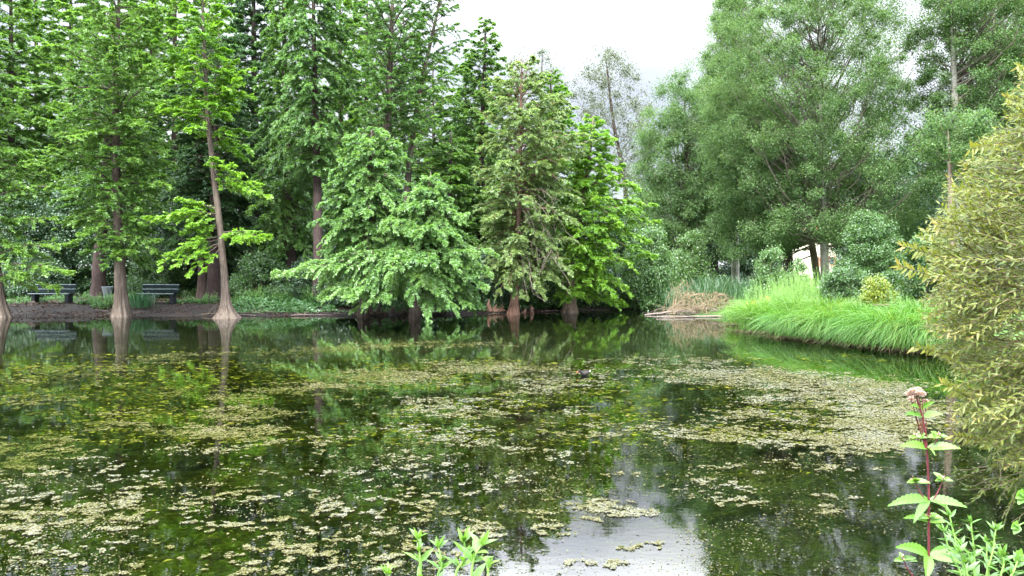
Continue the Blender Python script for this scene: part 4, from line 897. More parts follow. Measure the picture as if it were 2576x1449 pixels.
# ------------------------------------------------------------------ far bank details
def bank_things():
    rg = np.random.default_rng(90)
    # cypress knees
    K = [(392, .0), (405, 0), (905, 0), (935, 0), (955, 0), (985, 0), (1010, 0), (1035, 0), (1085, 0), (1232, 0), (1248, 0), (1263, 0), (1318, 0), (1335, 0)]
    pos = ['left of the knee row under the dark trunk', 'first knee left of the drooping cypress', 'stout knee in the row under the drooping cypress', 'twin-topped knee under the drooping cypress', 'knee beside the peaked cypress foot', 'leaning knee below the hanging boughs', 'short knee below the hanging boughs',
           'knee right of the peaked cypress foot', 'lone knee between the two cypress feet', 'pale knee left of the reddish foot', 'taller pale knee left of the reddish foot', 'knee touching the reddish foot', 'knee right of the reddish foot', 'small knee right of the reddish foot']
    for i, (px, _) in enumerate(K):
        if i < 2: continue
        py = 794 if px < 1200 else 789
        p = ground(px, py); x, y = p[0], p[1] + rg.uniform(.1, .5)
        h = rg.uniform(.25, .6); z = np.linspace(-.06, h, 8)
        s = np.clip(z / h, 0, 1); r = (.05 + .10 * (1 - s) ** 1.5) * (1 - s ** 6 * .75)
        ln = np.stack([.06 * np.sin(s * 3 + i), .04 * s, z], -1)
        mb = MB(); tubes(mb, ln, r, 10, mod=(1 + .18 * rg.normal(size=(1, 8, 10))), cap=True)
        # spreading root
        for q in range(2):
            a = rg.uniform(0, 6.28); u = np.linspace(0, 1, 6)[:, None]
            tubes(mb, np.concatenate([np.cos(a) * u * .5, np.sin(a) * u * .3, .09 * (1 - u) ** 2 + .005], 1), .045 * (1 - u[:, 0]) + .01, 6)
        o = mb.build('cypress_knee', M['bark_red' if px > 1200 else 'bark'], smooth=True); o.location = (x, y, gz_(x, y))
        tag(o, 'woody cypress root ' + pos[i], 'cypress knee', 'cypress knees along the far shore')
    # twigs on the mud
    protos = []
    for i in range(5):
        mb = MB(); u = np.linspace(0, 1, 7)[:, None]
        L = rg.uniform(.7, 1.5)
        c = np.concatenate([L * (u - .5), .12 * np.sin(u * 3 + i) + rg.normal(0, .03, (7, 1)), .03 + .14 * np.sin(u * 3.1) * rg.random()], 1)
        tubes(mb, c, .018 * (1 - u[:, 0] * .7), 5)
        for k in range(3):
            j = rg.integers(1, 5); v = np.linspace(0, 1, 5)[:, None]
            tubes(mb, c[j] + v * np.array([rg.normal(0, .25), rg.normal(0, .25), abs(rg.normal(0, .18))]), .010 * (1 - v[:, 0] * .7), 4)
        o = mb.build('fallen_twig', M['dead_grey' if i % 2 else 'twig']); protos.append(o)
    spots = [(px, rg.uniform(780, 797)) for px in np.linspace(20, 1500, 42)]
    for i, (px, py) in enumerate(spots):
        if px > 1280: py -= 9
        p = ground(px, py); 
        o = protos[i] if i < 5 else copy_tree(protos[i % 5], (0, 0, 0))
        o.location = (p[0], p[1] + .25, max(gz_(p[0], p[1] + .25), 0) + .01); o.rotation_euler = (0, 0, rg.uniform(-.6, .6)); s = rg.uniform(.6, 1.3); o.scale = (s, s, s)
        tag(o, 'bare twig lying on the dark mud of the far shore', 'twig', 'twigs littering the far shore')
    # stones
    for i, (px, py, s, lb) in enumerate([(196, 787, .30, 'pale pointed stone on the mud below the left bench'), (72, 790, .22, 'low pale stone beside the cut-off cypress foot'), (1478, 779, .14, 'small pale stone on the mud right of the ivy-clad foot'), (1336, 784, .2, 'pale stone beside the reddish cypress foot'), (1612, 772, .12, 'small white stone on the mud by the large-leaved shrub')]):
        p = ground(px, py); mb = MB()
        nu, nv = 10, 7
        th = np.linspace(0, 2 * np.pi, nu, endpoint=False); ph = np.linspace(.05, np.pi - .05, nv)
        T, Pp = np.meshgrid(th, ph); rr = 1 + .25 * rg.normal(size=T.shape)
        V = np.stack([s * rr * np.sin(Pp) * np.cos(T), s * .7 * rr * np.sin(Pp) * np.sin(T), s * .62 * rr * np.cos(Pp)], -1).reshape(-1, 3)
        ii = np.arange(nu * nv).reshape(nv, nu)
        q = np.stack([ii[:-1], np.roll(ii[:-1], -1, 1), np.roll(ii[1:], -1, 1), ii[1:]], -1).reshape(-1, 4)
        mb.add(V, q); o = mb.build('stone', M['stone']); o.location = (p[0], p[1] + .3, gz_(p[0], p[1] + .3) + s * .25); o.rotation_euler = (0, 0, rg.random() * 6)
        tag(o, lb, 'stone')
    # benches
    def bench(label, pxl, pxr, py_ground, D, rot=0.0):
        p = at((pxl + pxr) / 2, py_ground, D); x, y = p[0], p[1]; L = (pxr - pxl) / F * D
        z = gz_(x, y); root = empty('park_bench', (x, y, z)); root.rotation_euler = (0, 0, rot)
        for sx in (-1, 1):
            mb = MB(); box(mb, (sx * L * .40, -.02, .20), (.17, .42, .46), bev=.012); mb.build('leg', M['bench_leg'], root)
            mb = MB(); box(mb, (sx * L * .40, .24, .62), (.08, .05, .60), bev=.008, tiltx=-.2); mb.build('backrest_post', M['bench_leg'], root)
        for k, yy in enumerate((-.15, .0, .15)):
            mb = MB(); box(mb, (-.04, yy - .05, .455), (L * .99, .135, .05), bev=.008); sl = mb.build('seat_plank', M['bench_blue'], root)
            if k == 0:
                m2 = MB(); box(m2, (-.04, yy - .122, .468), (L * .99, .008, .032), bev=.002); m2.build('sky_shine_edge', M['bench_edge'], sl)  # bright strip painted as sky reflection along the front seat plank
        for k, (zz, yy) in enumerate(((.60, .20), (.82, .245))):
            mb = MB(); box(mb, (.05, yy, zz), (L * .97, .035, .15), bev=.006, tiltx=-.2); bp = mb.build('backrest_plank', M['bench_blue'], root)
            m2 = MB(); box(m2, (.05, yy + .005, zz + .082), (L * .97, .05, .02), bev=.003, tiltx=-.2); m2.build('sky_shine_edge', M['bench_edge'], bp)  # light strip on the plank top imitates reflected sky
        tag(root, label, 'bench', 'dark slatted benches on the far bank')
    bench('dark blue-green park bench under the low boughs at far left', 80, 184, 760, 37.5, .02)
    bench('dark blue-green park bench behind the iris leaves, between two flared cypresses', 350, 445, 759, 37.5, .0)
    # litter bin
    p = at(271, 753, 38.5); root = empty('litter_bin', (p[0], p[1], gz_(p[0], p[1])))
    mb = MB(); zz = np.array([.02, .1, .3, .5, .68, .76]); rr = np.array([.16, .17, .185, .205, .235, .24])
    tubes(mb, np.stack([0 * zz, 0 * zz, zz], -1), rr, 18, mod=1 + .05 * rg.normal(size=(1, 6, 18)), cap=True); mb.build('bag', M['bag'], root, smooth=True)
    mb = MB(); a = np.linspace(0, 2 * np.pi, 25); tubes(mb, np.stack([.265 * np.cos(a), .265 * np.sin(a), .775 + 0 * a], -1), .022 + 0 * a, 6); mb.build('rim', M['bin_rim'], root, smooth=True)
    mb = MB(); tubes(mb, np.array([[0, .27, -.05], [0, .27, .4], [0, .27, .8]]), np.array([.03, .03, .03]), 8, cap=True); mb.build('post', M['bin_rim'], root)
    tag(root, 'grey litter bin lined with a plastic bag beside the dark trunk', 'litter bin')
    # brush pile
    mb = MB(); rg = np.random.default_rng(95)
    for k in range(150):
        tall = rg.random() < .38
        x0 = at(rg.uniform(1678, 1850), 790, 36)[0] if not tall else at(rg.uniform(1690, 1815), 790, 36)[0]
        y0 = rg.uniform(34.2, 36.2); L = rg.uniform(.7, 2.3); a = rg.choice([0, np.pi]) + rg.normal(0, .7) if tall else rg.choice([0, np.pi]) + rg.normal(0, .4)
        h = rg.uniform(.15, 1.0) * (1.1 - .35 * (x0 - 7.3) / 3) if tall else rg.uniform(.0, .3)
        h = max(h, 0); sk = rg.uniform(.5, 1.6)
        u = np.linspace(0, 1, 9)
        c = np.stack([x0 + np.cos(a) * L * (u - .5) * .75, y0 + np.sin(a) * L * (u - .5) * .4, .03 + rg.uniform(0, .2) + h * np.sin(np.pi * (u ** sk * .9 + .05)) ** .8 + np.cumsum(rg.normal(0, .05, 9)) * (.3 + u)], -1)
        c[:, :2] += np.cumsum(rg.normal(0, .06, (9, 2)), 0); c[:, 2] = np.maximum(c[:, 2], .02)
        mt = 0 if (tall or rg.random() < .3) else 1
        tubes(mb, c, rg.uniform(.009, .028) * (1 - u * .6), 5, tint=0.5, mat=mt)
        for q in range(2):
            j = rg.integers(2, 8); v = np.linspace(0, 1, 5)[:, None]
            tubes(mb, c[j] + v * rg.normal(0, .28, 3) + np.cumsum(rg.normal(0, .02, (5, 3)), 0) * v, .009 * (1 - .6 * v[:, 0]), 4, mat=mt)
    for k, (px, py) in enumerate([(1722, 708), (1730, 712), (1745, 710), (1700, 722), (1712, 716)]):
        e = at(px, py, 35.5); b = np.array([e[0] - rg.uniform(.2, .7), 35.4 + rg.normal(0, .2), .03]); mid = np.array([e[0] - .45, 35.5, e[2] * .8]); u = np.linspace(0, 1, 10)[:, None]
        c = b * (1 - u) ** 2 + 2 * u * (1 - u) * mid + e * u * u
        tubes(mb, c, .02 * (1 - u[:, 0] * .75), 5)
        n = 14; t = rg.uniform(.5, 1, n); P = np.stack([np.interp(t, u[:, 0], c[:, j]) for j in range(3)], -1)
        dv = rg.normal(0, .16, (n, 3)); q = np.linspace(0, 1, 4)[None, :, None]
        tubes(mb, P[:, None] + dv[:, None] * q, np.broadcast_to(np.array([.008, .006, .005, .003]), (n, 4)), 4)
    o = mb.build('brush_pile', [M['dead'], M['dead_grey']]); tag(o, 'tangled heap of tan dead branches at the water near the grassy point', 'brush pile')
    mb = MB(); a, b = ground(1622, 793), at(1745, 778, 36)
    u = np.linspace(0, 1, 10)[:, None]; c = a * (1 - u) + b * u; c[:, 2] = .03 + .22 * u[:, 0] ** 1.3 + rg.normal(0, .01, 10)
    tubes(mb, c, .03 + .05 * u[:, 0], 9, cap=True); o = mb.build('driftwood_log', M['dead_grey'], smooth=True); tag(o, 'long bleached log sloping into the water left of the brush pile', 'log')
    mb = MB(); a, b = ground(1650, 800), ground(1860, 797); c = a * (1 - u) + b * u; c[:, 2] = .05 + rg.normal(0, .012, 10)
    tubes(mb, c, .022 + .015 * u[:, 0], 8, cap=True); o = mb.build('driftwood_log', M['dead_grey'], smooth=True); tag(o, 'thin bleached log lying flat in front of the brush pile', 'log')
    # house far behind
    D = 84; a = at(1968, 700, D)[0]; b = at(2105, 700, D)[0]; cx, w = (a + b) / 2, b - a
    root = empty('house', (cx, D, .4))
    mb = MB(); box(mb, (0, 3.5, 2.6), (w, 7, 5.4), bev=.01); mb.build('wall', M['render_wall'], root)
    mb = MB(); hw = w / 2 + .4
    V = [(-hw, -.5, 5.25), (hw, -.5, 5.25), (hw, 3.5, 8.2), (-hw, 3.5, 8.2), (hw, 7.5, 5.25), (-hw, 7.5, 5.25)]
    V2 = [(x, y, z + .18) for x, y, z in V]
    mb.add(V + V2, [[0, 1, 2, 3], [3, 2, 4, 5], [6, 7, 8, 9], [9, 8, 10, 11], [0, 1, 7, 6], [5, 4, 10, 11], [0, 3, 9, 6], [1, 2, 8, 7], [3, 5, 11, 9], [2, 4, 10, 8]]); mb.build('roof', M['roof_tile'], root)
    for (px, py) in ((2053, 657), (2092, 657)):
        q = at(px, py, D); lx, lz = q[0] - cx, q[2] - .4
        m1 = MB()
        for (dx, dz, sx, sz) in ((-.36, 0, .16, .8), (.36, 0, .16, .8), (0, .45, .88, .12), (0, -.46, 1.0, .12)): box(m1, (lx + dx, -.02, lz + dz), (sx, .1, sz), bev=.01)
        f = m1.build('window', M['frame_red'], root); m2 = MB(); box(m2, (lx, -.005, lz), (.56, .03, .78), bev=.004); m2.build('pane', M['glass'], f)
    tag(root, 'cream-walled house glimpsed between the dark ivy trunk and the pale poplar', 'house')
    # benches half hidden on the right lawn
    for (pl, pr, py, D, mt, lb, h) in ((2256, 2345, 780, 23.5, 'white_bench', 'pale bench on the lawn half hidden by sedge and willow', .82), (2066, 2092, 762, 26.2, 'brown_wood', 'low brown wooden seat below the green and yellow shrub', .5)):
        if mt == 'brown_wood': pl, pr, py = 2190, 2222, 764
        a, b = at(pl, py, D), at(pr, py, D); x = (a[0] + b[0]) / 2; L = b[0] - a[0]; z = gz_(x, D); hh = a[2] - z
        root = empty('park_bench', (x, D, z))
        if mt == 'white_bench':
            for k, (yy, zz) in enumerate(((0, hh - .07), (-.03, hh - .25))):
                m1 = MB(); box(m1, (0, yy, zz), (L, .04, .13), bev=.006, tiltx=-.3); m1.build('backrest_plank', M[mt], root)
            seat = max(hh - .45, .3)
        else: seat = hh - .03
        for yy in (-.2, -.38):
            m1 = MB(); box(m1, (0, yy, seat), (L, .16, .05), bev=.006); m1.build('seat_plank', M[mt], root)
        for sx in (-.38, .38):
            m1 = MB(); box(m1, (sx * L, -.25, seat / 2 - .05), (.08, .4, seat), bev=.006); m1.build('leg', M['bench_leg'], root)
            if mt == 'white_bench': m1 = MB(); box(m1, (sx * L, .03, hh / 2 - .05), (.06, .05, hh - .1), bev=.004); m1.build('backrest_post', M['bench_leg'], root)
        tag(root, lb, 'bench')

def moorhen():
    p = ground(1470, 945); root_loc = np.array([p[0], p[1], 0.0])
    def loft(mb, rings, mat=0, sides=14):
        c = np.array([r[0] for r in rings]); 
        a = np.linspace(0, 2 * np.pi, sides, endpoint=False)
        V = np.array([[np.array([x, y, z]) + np.array([0, ry * math.cos(t), rz * math.sin(t)]) for t in a] for ((x, y, z), ry, rz) in rings]).reshape(-1, 3)
        n = len(rings); i = np.arange(n * sides).reshape(n, sides)
        q = np.stack([i[:-1], np.roll(i[:-1], -1, 1), np.roll(i[1:], -1, 1), i[1:]], -1).reshape(-1, 4)
        mb.add(V, q, .5, mat)
        mb.f.append(np.array([i[0][::-1], i[-1]]) + mb.n - len(V)); mb.t.append(np.full(2, .5, np.float32)); mb.m.append(np.full(2, mat, np.int32))
    mb = MB()
    # body, neck and head in one skin, facing -x, bill lowered to the water
    loft(mb, [((.125, 0, .075), .006, .01), ((.10, 0, .065), .03, .028), ((.06, 0, .05), .05, .05), ((0, 0, .045), .058, .058), ((-.05, 0, .05), .05, .052), ((-.085, 0, .068), .03, .036), ((-.10, 0, .09), .022, .026), ((-.115, 0, .105), .024, .025), ((-.135, 0, .10), .021, .022), ((-.15, 0, .09), .010, .011)])
    body = mb.build('moorhen', M['bird_dark'], smooth=True, loc=None)
    body.location = tuple(root_loc); body.rotation_euler = (0, 0, .45)
    m = MB(); loft(m, [((-.148, 0, .091), .010, .011), ((-.165, 0, .083), .006, .008), ((-.182, 0, .074), .001, .002)], sides=8); m.build('bill', M['bird_red'], body)
    m = MB()
    for s in (-1, 1):
        loft(m, [((.09, s * .03, .075), .004, .006), ((.05, s * .046, .068), .014, .03), ((0, s * .052, .06), .013, .036), ((-.045, s * .045, .058), .008, .02), ((-.06, s * .042, .055), .002, .004)], sides=10)
    m.build('wing', M['bird_brown'], body, smooth=True)
    m = MB(); loft(m, [((.112, 0, .078), .014, .012), ((.13, 0, .088), .013, .010), ((.145, 0, .096), .004, .004)], sides=10); m.build('tail', M['bird_white'], body, smooth=True)
    m = MB()
    for s in (-1, 1): loft(m, [((-.131, s * .0205, .107), .001, .001), ((-.134, s * .021, .107), .003, .003), ((-.137, s * .0205, .107), .001, .001)], sides=6)
    m.build('eye', M['bird_red'], body)
    tag(body, 'small dark moorhen swimming among the pale algae with its head lowered', 'bird')

# ------------------------------------------------------------------ foreground plants
def willow():
    rg = np.random.default_rng(41)
    root_p = np.array([5.9, 6.4, .15])
    root = empty('willow_bush', root_p)
    lf, wd = MB(), MB()
    env = np.array([(170, 2572), (230, 2550), (300, 2522), (370, 2445), (450, 2388), (520, 2365), (590, 2310), (650, 2312), (700, 2325), (780, 2320), (860, 2330), (940, 2382), (1000, 2402), (1060, 2408), (1110, 2440), (1150, 2500), (1190, 2560)])
    # main limbs
    hubs = []
    for i in range(34):
        py = rg.uniform(260, 1060); l = np.interp(py, env[:, 0], env[:, 1])
        D = rg.uniform(5.0, 6.8); px = l + rg.uniform(60, 330)
        e = at(px, py, D); hubs.append(e)
        u = np.linspace(0, 1, 9)[:, None]; mid = root_p * .45 + e * .55 + np.array([.25, .1, .25])
        c = root_p * (1 - u) ** 2 + 2 * u * (1 - u) * mid + e * u * u + rg.normal(0, .02, (9, 3)) * u
        tubes(wd, c, .022 * (1 - u[:, 0] * .75), 6)
    hubs = np.array(hubs)
    NT = 1200
    for i in range(NT):
        py = rg.uniform(165, 1185); l = np.interp(py, env[:, 0], env[:, 1])
        edge = rg.random() < .33
        px = l + (rg.uniform(-6, 45) if edge else rg.uniform(20, 420) ** 1.0)
        D = rg.uniform(4.7, 7.0) if not edge else rg.uniform(4.9, 6.2)
        e = at(px, py, D)
        dd = np.linalg.norm(hubs - e, axis=1); h = hubs[np.argsort(dd)[rg.integers(0, 3)]]
        dirn = nrm(e - h) * .5 + np.array([-.75, rg.normal(0, .35), rg.normal(.12, .28)])
        if py > 900: dirn[2] -= .25
        dirn = nrm(dirn); L = rg.uniform(.35, .75)
        u = np.linspace(0, 1, 7)[:, None]
        c = e - dirn * L * (1 - u) + np.array([0, 0, -1]) * .10 * L * (u ** 2 - 1) * -1 * rg.uniform(-.6, 1.0)
        c = c - (c[-1] - e)
        tubes(wd, c, .0042 * (1 - u[:, 0] * .7), 4)
        n = int(L / .021)
        t = np.linspace(.04, 1.0, n)
        P = np.stack([np.interp(t, u[:, 0], c[:, j]) for j in range(3)], -1)
        az = np.arange(n) * 2.4 + rg.random() * 6
        ref = nrm(np.cross(dirn, np.array([.2, .3, 1.0]))); r2 = np.cross(dirn, ref)
        ld = dirn * rg.uniform(.55, 1.1, (n, 1)) + (np.cos(az)[:, None] * ref + np.sin(az)[:, None] * r2) * rg.uniform(.5, .9, (n, 1)) + np.array([0, 0, .08])
        Ls = rg.uniform(.038, .074, n) * (1.0 - .35 * t ** 6)
        ti = np.clip(rg.uniform(.0, .42) + .28 * rg.random(n) + .38 * t ** 4 * (rg.random() < .28), 0, 1)
        lance(lf, P, ld, rg.normal(0, .5, (n, 3)) + np.array([-.2, -.5, 1.0]), Ls, Ls * rg.uniform(.22, .31, n), ti)
    # the lone shoots reaching left
    for (px, py, tx, ty, D) in ((2420, 660, 2268, 618, 5.0), (2430, 720, 2262, 668, 4.9), (2420, 900, 2300, 872, 5.0), (2500, 600, 2360, 570, 5.0), (2440, 1000, 2370, 965, 5.0), (2520, 1120, 2400, 1095, 5.2), (2560, 350, 2440, 375, 5.2), (2576, 260, 2530, 245, 5.3), (2590, 200, 2560, 165, 5.4)):
        a, b = at(px, py, D + .3), at(tx, ty, D); u = np.linspace(0, 1, 7)[:, None]; c = a * (1 - u) + b * u; dirn = nrm(b - a); L = np.linalg.norm(b - a)
        tubes(wd, c, .0045 * (1 - u[:, 0] * .7), 4); n = int(L / .016); t = np.linspace(.05, 1, n); P = a + (b - a) * t[:, None]
        up = np.where(np.arange(n) % 2 == 0, 1, -1)[:, None]
        ld = dirn * .8 + np.array([0, -.1, .75]) * up + rg.normal(0, .25, (n, 3)); Ls = rg.uniform(.05, .08, n)
        lance(lf, P, ld, rg.normal(0, .4, (n, 3)) + np.array([0, -1, .3]), Ls, Ls * .24, np.clip(.35 + .35 * rg.random(n) + .2 * t ** 4, 0, 1))
    # thin trailing twigs over the water, lower right
    for i in range(26):
        a = at(rg.uniform(2500, 2640), rg.uniform(1080, 1250), rg.uniform(5.2, 6.2)); b = a + np.array([rg.uniform(-.45, -.05), rg.normal(0, .2), rg.uniform(-.3, .05)])
        u = np.linspace(0, 1, 6)[:, None]; c = a * (1 - u) + b * u + rg.normal(0, .012, (6, 3)); c[:, 2] = np.maximum(c[:, 2], .05); tubes(wd, c, .004 * (1 - u[:, 0] * .6), 4)
        n = 14; t = rg.random(n); P = np.stack([np.interp(t, u[:, 0], c[:, j]) for j in range(3)], -1); Ls = rg.uniform(.04, .065, n)
        lance(lf, P, rg.normal(0, .6, (n, 3)) + nrm(b - a), rg.normal(0, .5, (n, 3)) + np.array([0, 0, 1]), Ls, Ls * .24, rg.random(n) * .45)
    wd.build('branches', M['willow_twig'], root, smooth=True, loc=root_p); lf.build('foliage', M['willow'], root, loc=root_p)
    tag(root, 'yellow-green willow bush with reddish shoot tips leaning over the water at right', 'bush')

def serrate(mb, base, d, n, L, Wd, tint=.5, mat=0, teeth=9, droop=.3, fold=.3):
    """one toothed leaf"""
    d = nrm(np.asarray(d, float)); w = nrm(np.cross(d, n)); nn = np.cross(w, d)
    V, q = [], []
    m = teeth * 2
    for i in range(m + 1):
        s = i / m
        k = math.sin(math.pi * min(1, s * .93 + .05) ** .72) ** .9 if s < 1 else 0
        k *= (1.0 if i % 2 == 0 else 1.17)
        c = base + d * L * s - np.array([0, 0, 1]) * L * droop * s * s
        e = Wd * .5 * k; bk = d * (L / m * .45 if i % 2 else 0)
        V += [c + w * e + nn * e * fold + bk, c, c - w * e + nn * e * fold + bk]
    for i in range(m):
        for j in range(2): a = i * 3 + j; q.append([a, a + 1, a + 4, a + 3])
    tv = tint + .12 * np.sin(np.arange(len(q)) * 1.7 + L * 900) + np.where(np.arange(len(q)) % 2 == 0, .05, -.05)
    mb.add(np.array(V), q, np.clip(tv, 0, 1), mat)

def hemp_agrimony():
    rg = np.random.default_rng(55); D = 1.95
    base = at(2340, 1449, D); base[2] = gz_(base[0], base[1])
    root = empty('hemp_agrimony', base)
    st, lf, fl, sh = MB(), MB(), MB(), MB()
    ax = [(2342, 1600), (2338, 1449), (2336, 1350), (2337, 1250), (2333, 1150), (2328, 1090), (2318, 1040), (2308, 1005), (2304, 992)]
    pts = np.array([base] + [at(x, y, D) for x, y in ax[1:]])
    zz = np.linspace(pts[0, 2], pts[-1, 2], 30); line = np.stack([np.interp(zz, pts[:, 2], pts[:, j]) for j in range(3)], -1); line[:, 2] = zz
    tubes(st, line, np.linspace(.0058, .0022, 30), 8)
    def P(x, y, dd=0.0): return at(x, y, D + dd)
    def leaf(x0, y0, x1, y1, wpx, dd=0.0, tn=.6, droop=None, nrmv=None):
        a, b = P(x0, y0), P(x1, y1, dd); L = np.linalg.norm(b - a); dr = .3 if droop is None else droop
        dd_ = (b - a) + np.array([0, 0, 1]) * L * dr
        one = MB(); serrate(one, a, dd_, np.array([rg.normal(0, .15), -.75, .75]) if nrmv is None else nrmv, np.linalg.norm(dd_), .6 * wpx / F * D, tn + rg.normal(0, .08), droop=dr)
        one.build('leaf', M['hemp'], root, loc=base)
    # node leaves: (node y, left tip, right tip)
    for (nx, ny, lx, ly, rx, ry, w) in ((2322, 1048, 2276, 1042, 2372, 1040, 26), (2316, 1028, 2290, 1020, 2352, 1008, 18), (2333, 1128, 2264, 1122, 2418, 1128, 36), (2338, 1258, 2232, 1274, 2434, 1278, 40), (2336, 1312, 2272, 1302, 2384, 1312, 26), (2338, 1398, 2252, 1374, 2420, 1418, 46)):
        leaf(nx - 2, ny, lx, ly, w, -.03, .55); leaf(nx + 2, ny, rx, ry, w, -.02, .65)
    leaf(2336, 1258, 2298, 1320, 30, -.06, .5); leaf(2340, 1258, 2400, 1302, 30, .05, .5); leaf(2336, 1398, 2330, 1462, 44, -.08, .6); leaf(2340, 1398, 2400, 1378, 30, .04, .55); leaf(2334, 1128, 2352, 1146, 18, -.05, .7); leaf(2334, 1398, 2290, 1366, 22, .05, .6)
    # side shoots with small leaf tufts
    for (x0, y0, x1, y1) in ((2332, 1262, 2302, 1212), (2344, 1262, 2372, 1208), (2332, 1128, 2306, 1100), (2337, 1128, 2362, 1098), (2340, 1318, 2336, 1300), (2300, 1452, 2272, 1408)):
        a, b = P(x0, y0), P(x1, y1); u = np.linspace(0, 1, 6)[:, None]; c = a * (1 - u) + b * u + np.array([0, 0, -1]) * .006 * np.sin(u * 3.1)
        tubes(sh, c, .0022 - .001 * u[:, 0], 6)
        for k in range(5):
            an = rg.uniform(0, 6.28) if k > 1 else (0 if k else math.pi)
            l_ = rg.uniform(22, 40) / F * D
            serrate(lf, b, np.array([math.cos(an), -.3 + .5 * math.sin(an), .25 + .4 * (k > 2)]), np.array([0, -.6, .8]), l_, l_ * .42, .75, teeth=5, droop=.25)
        n = 26; leaves(fl, b + np.array([0, 0, .004]) + rg.normal(0, .003, (n, 3)), rg.normal(0, 1, (n, 3)) + [0, 0, 1], rg.normal(0, 1, (n, 3)), .006, .004, rg.random(n) * .4)
    # flower heads
    for (x, y, r) in ((2303, 988, 17), (2288, 992, 12), (2318, 991, 12), (2310, 982, 12), (2296, 984, 11), (2328, 1010, 7), (2292, 1004, 7), (2300, 1040, 6)):
        c = P(x, y, rg.normal(0, .008)); n = 240; g = nrm(rg.normal(0, 1, (n, 3))); R_ = .62 * r / F * D
        leaves(fl, c + g * R_ * np.array([1, 1, .6]) * rg.random((n, 1)) ** .4, g + [0, 0, .5], rg.normal(0, 1, (n, 3)), .0055, .0035, rg.random(n))
        a = line[-4] ; u = np.linspace(0, 1, 5)[:, None]; tubes(sh, a * (1 - u) + c * u, .0009 + 0 * u[:, 0], 5)
    st.build('stem', M['stem_red'], root, smooth=True, loc=base); sh.build('side_stem', M['stem_red'], root, loc=base); lf.build('shoot_leaves', M['hemp'], root, loc=base); fl.build('flower_head', M['pink'], root, loc=base)
    tag(root, 'tall maroon-stemmed plant topped with a pink flower cluster by the near bank', 'plant')

def herb(label, seed, tip, basepx, D, nodes, LL, tn=.5, width=.28, top=5, fat=1.0, group=None, mat='herb_fore'):
    rg = np.random.default_rng(seed)
    e = at(tip[0], tip[1], D); b = at(basepx[0], basepx[1], D); b2 = b.copy()
    b2[2] = gz_(b[0], b[1]); b2[0] += (b[0] - e[0]) * .5
    root = empty('willowherb', b2); st, lf = MB(), MB()
    pts = np.array([b2, b * .6 + b2 * .4, b, b * .5 + e * .5 + rg.normal(0, .006, 3), e]); u = np.linspace(0, 1, 24); k = np.array([0, .3, .55, .8, 1.0])
    c = np.stack([np.interp(u, k, pts[:, j]) for j in range(3)], -1)
    for _ in range(3): c[1:-1] = (c[:-2] + 2 * c[1:-1] + c[2:]) / 4
    tubes(st, c, np.linspace(.0035, .0014, 24), 6)
    ax = nrm(e - b)
    for i in range(nodes):
        t = .45 + .53 * (i / max(nodes - 1, 1)); p = np.array([np.interp(t, u, c[:, j]) for j in range(3)])
        az = i * math.pi / 2 + rg.normal(0, .25)
        sz = LL * (1.0 - .45 * (i / nodes)) * rg.uniform(.85, 1.15)
        for s in (0, math.pi):
            d = np.array([math.cos(az + s), math.sin(az + s), 0]) * .8 + ax * rg.uniform(.55, .95)
            lance(lf, p, d, np.array([0, -.3, 1.0]) + rg.normal(0, .2, 3), sz, sz * width * fat, np.clip(tn + rg.normal(0, .15), 0, 1), curl=.22)
            if rg.random() < .6:
                for q in range(2):
                    d2 = d + rg.normal(0, .3, 3) + ax * .5
                    lance(lf, p + ax * .004, d2, np.array([0, -.3, 1.0]) + rg.normal(0, .3, 3), sz * .45, sz * .45 * width * fat, np.clip(tn + .15, 0, 1))
    for q in range(top):
        d = ax + rg.normal(0, .33, 3); lance(lf, e - ax * .006, d, np.array([0, -1, .4]) + rg.normal(0, .3, 3), LL * rg.uniform(.45, .75), LL * width * .5 * fat, np.clip(tn + .2, 0, 1))
    st.build('stem', M['stem_green'], root, loc=b2); lf.build('foliage', M[mat], root, loc=b2)
    tag(root, label, 'plant', group)

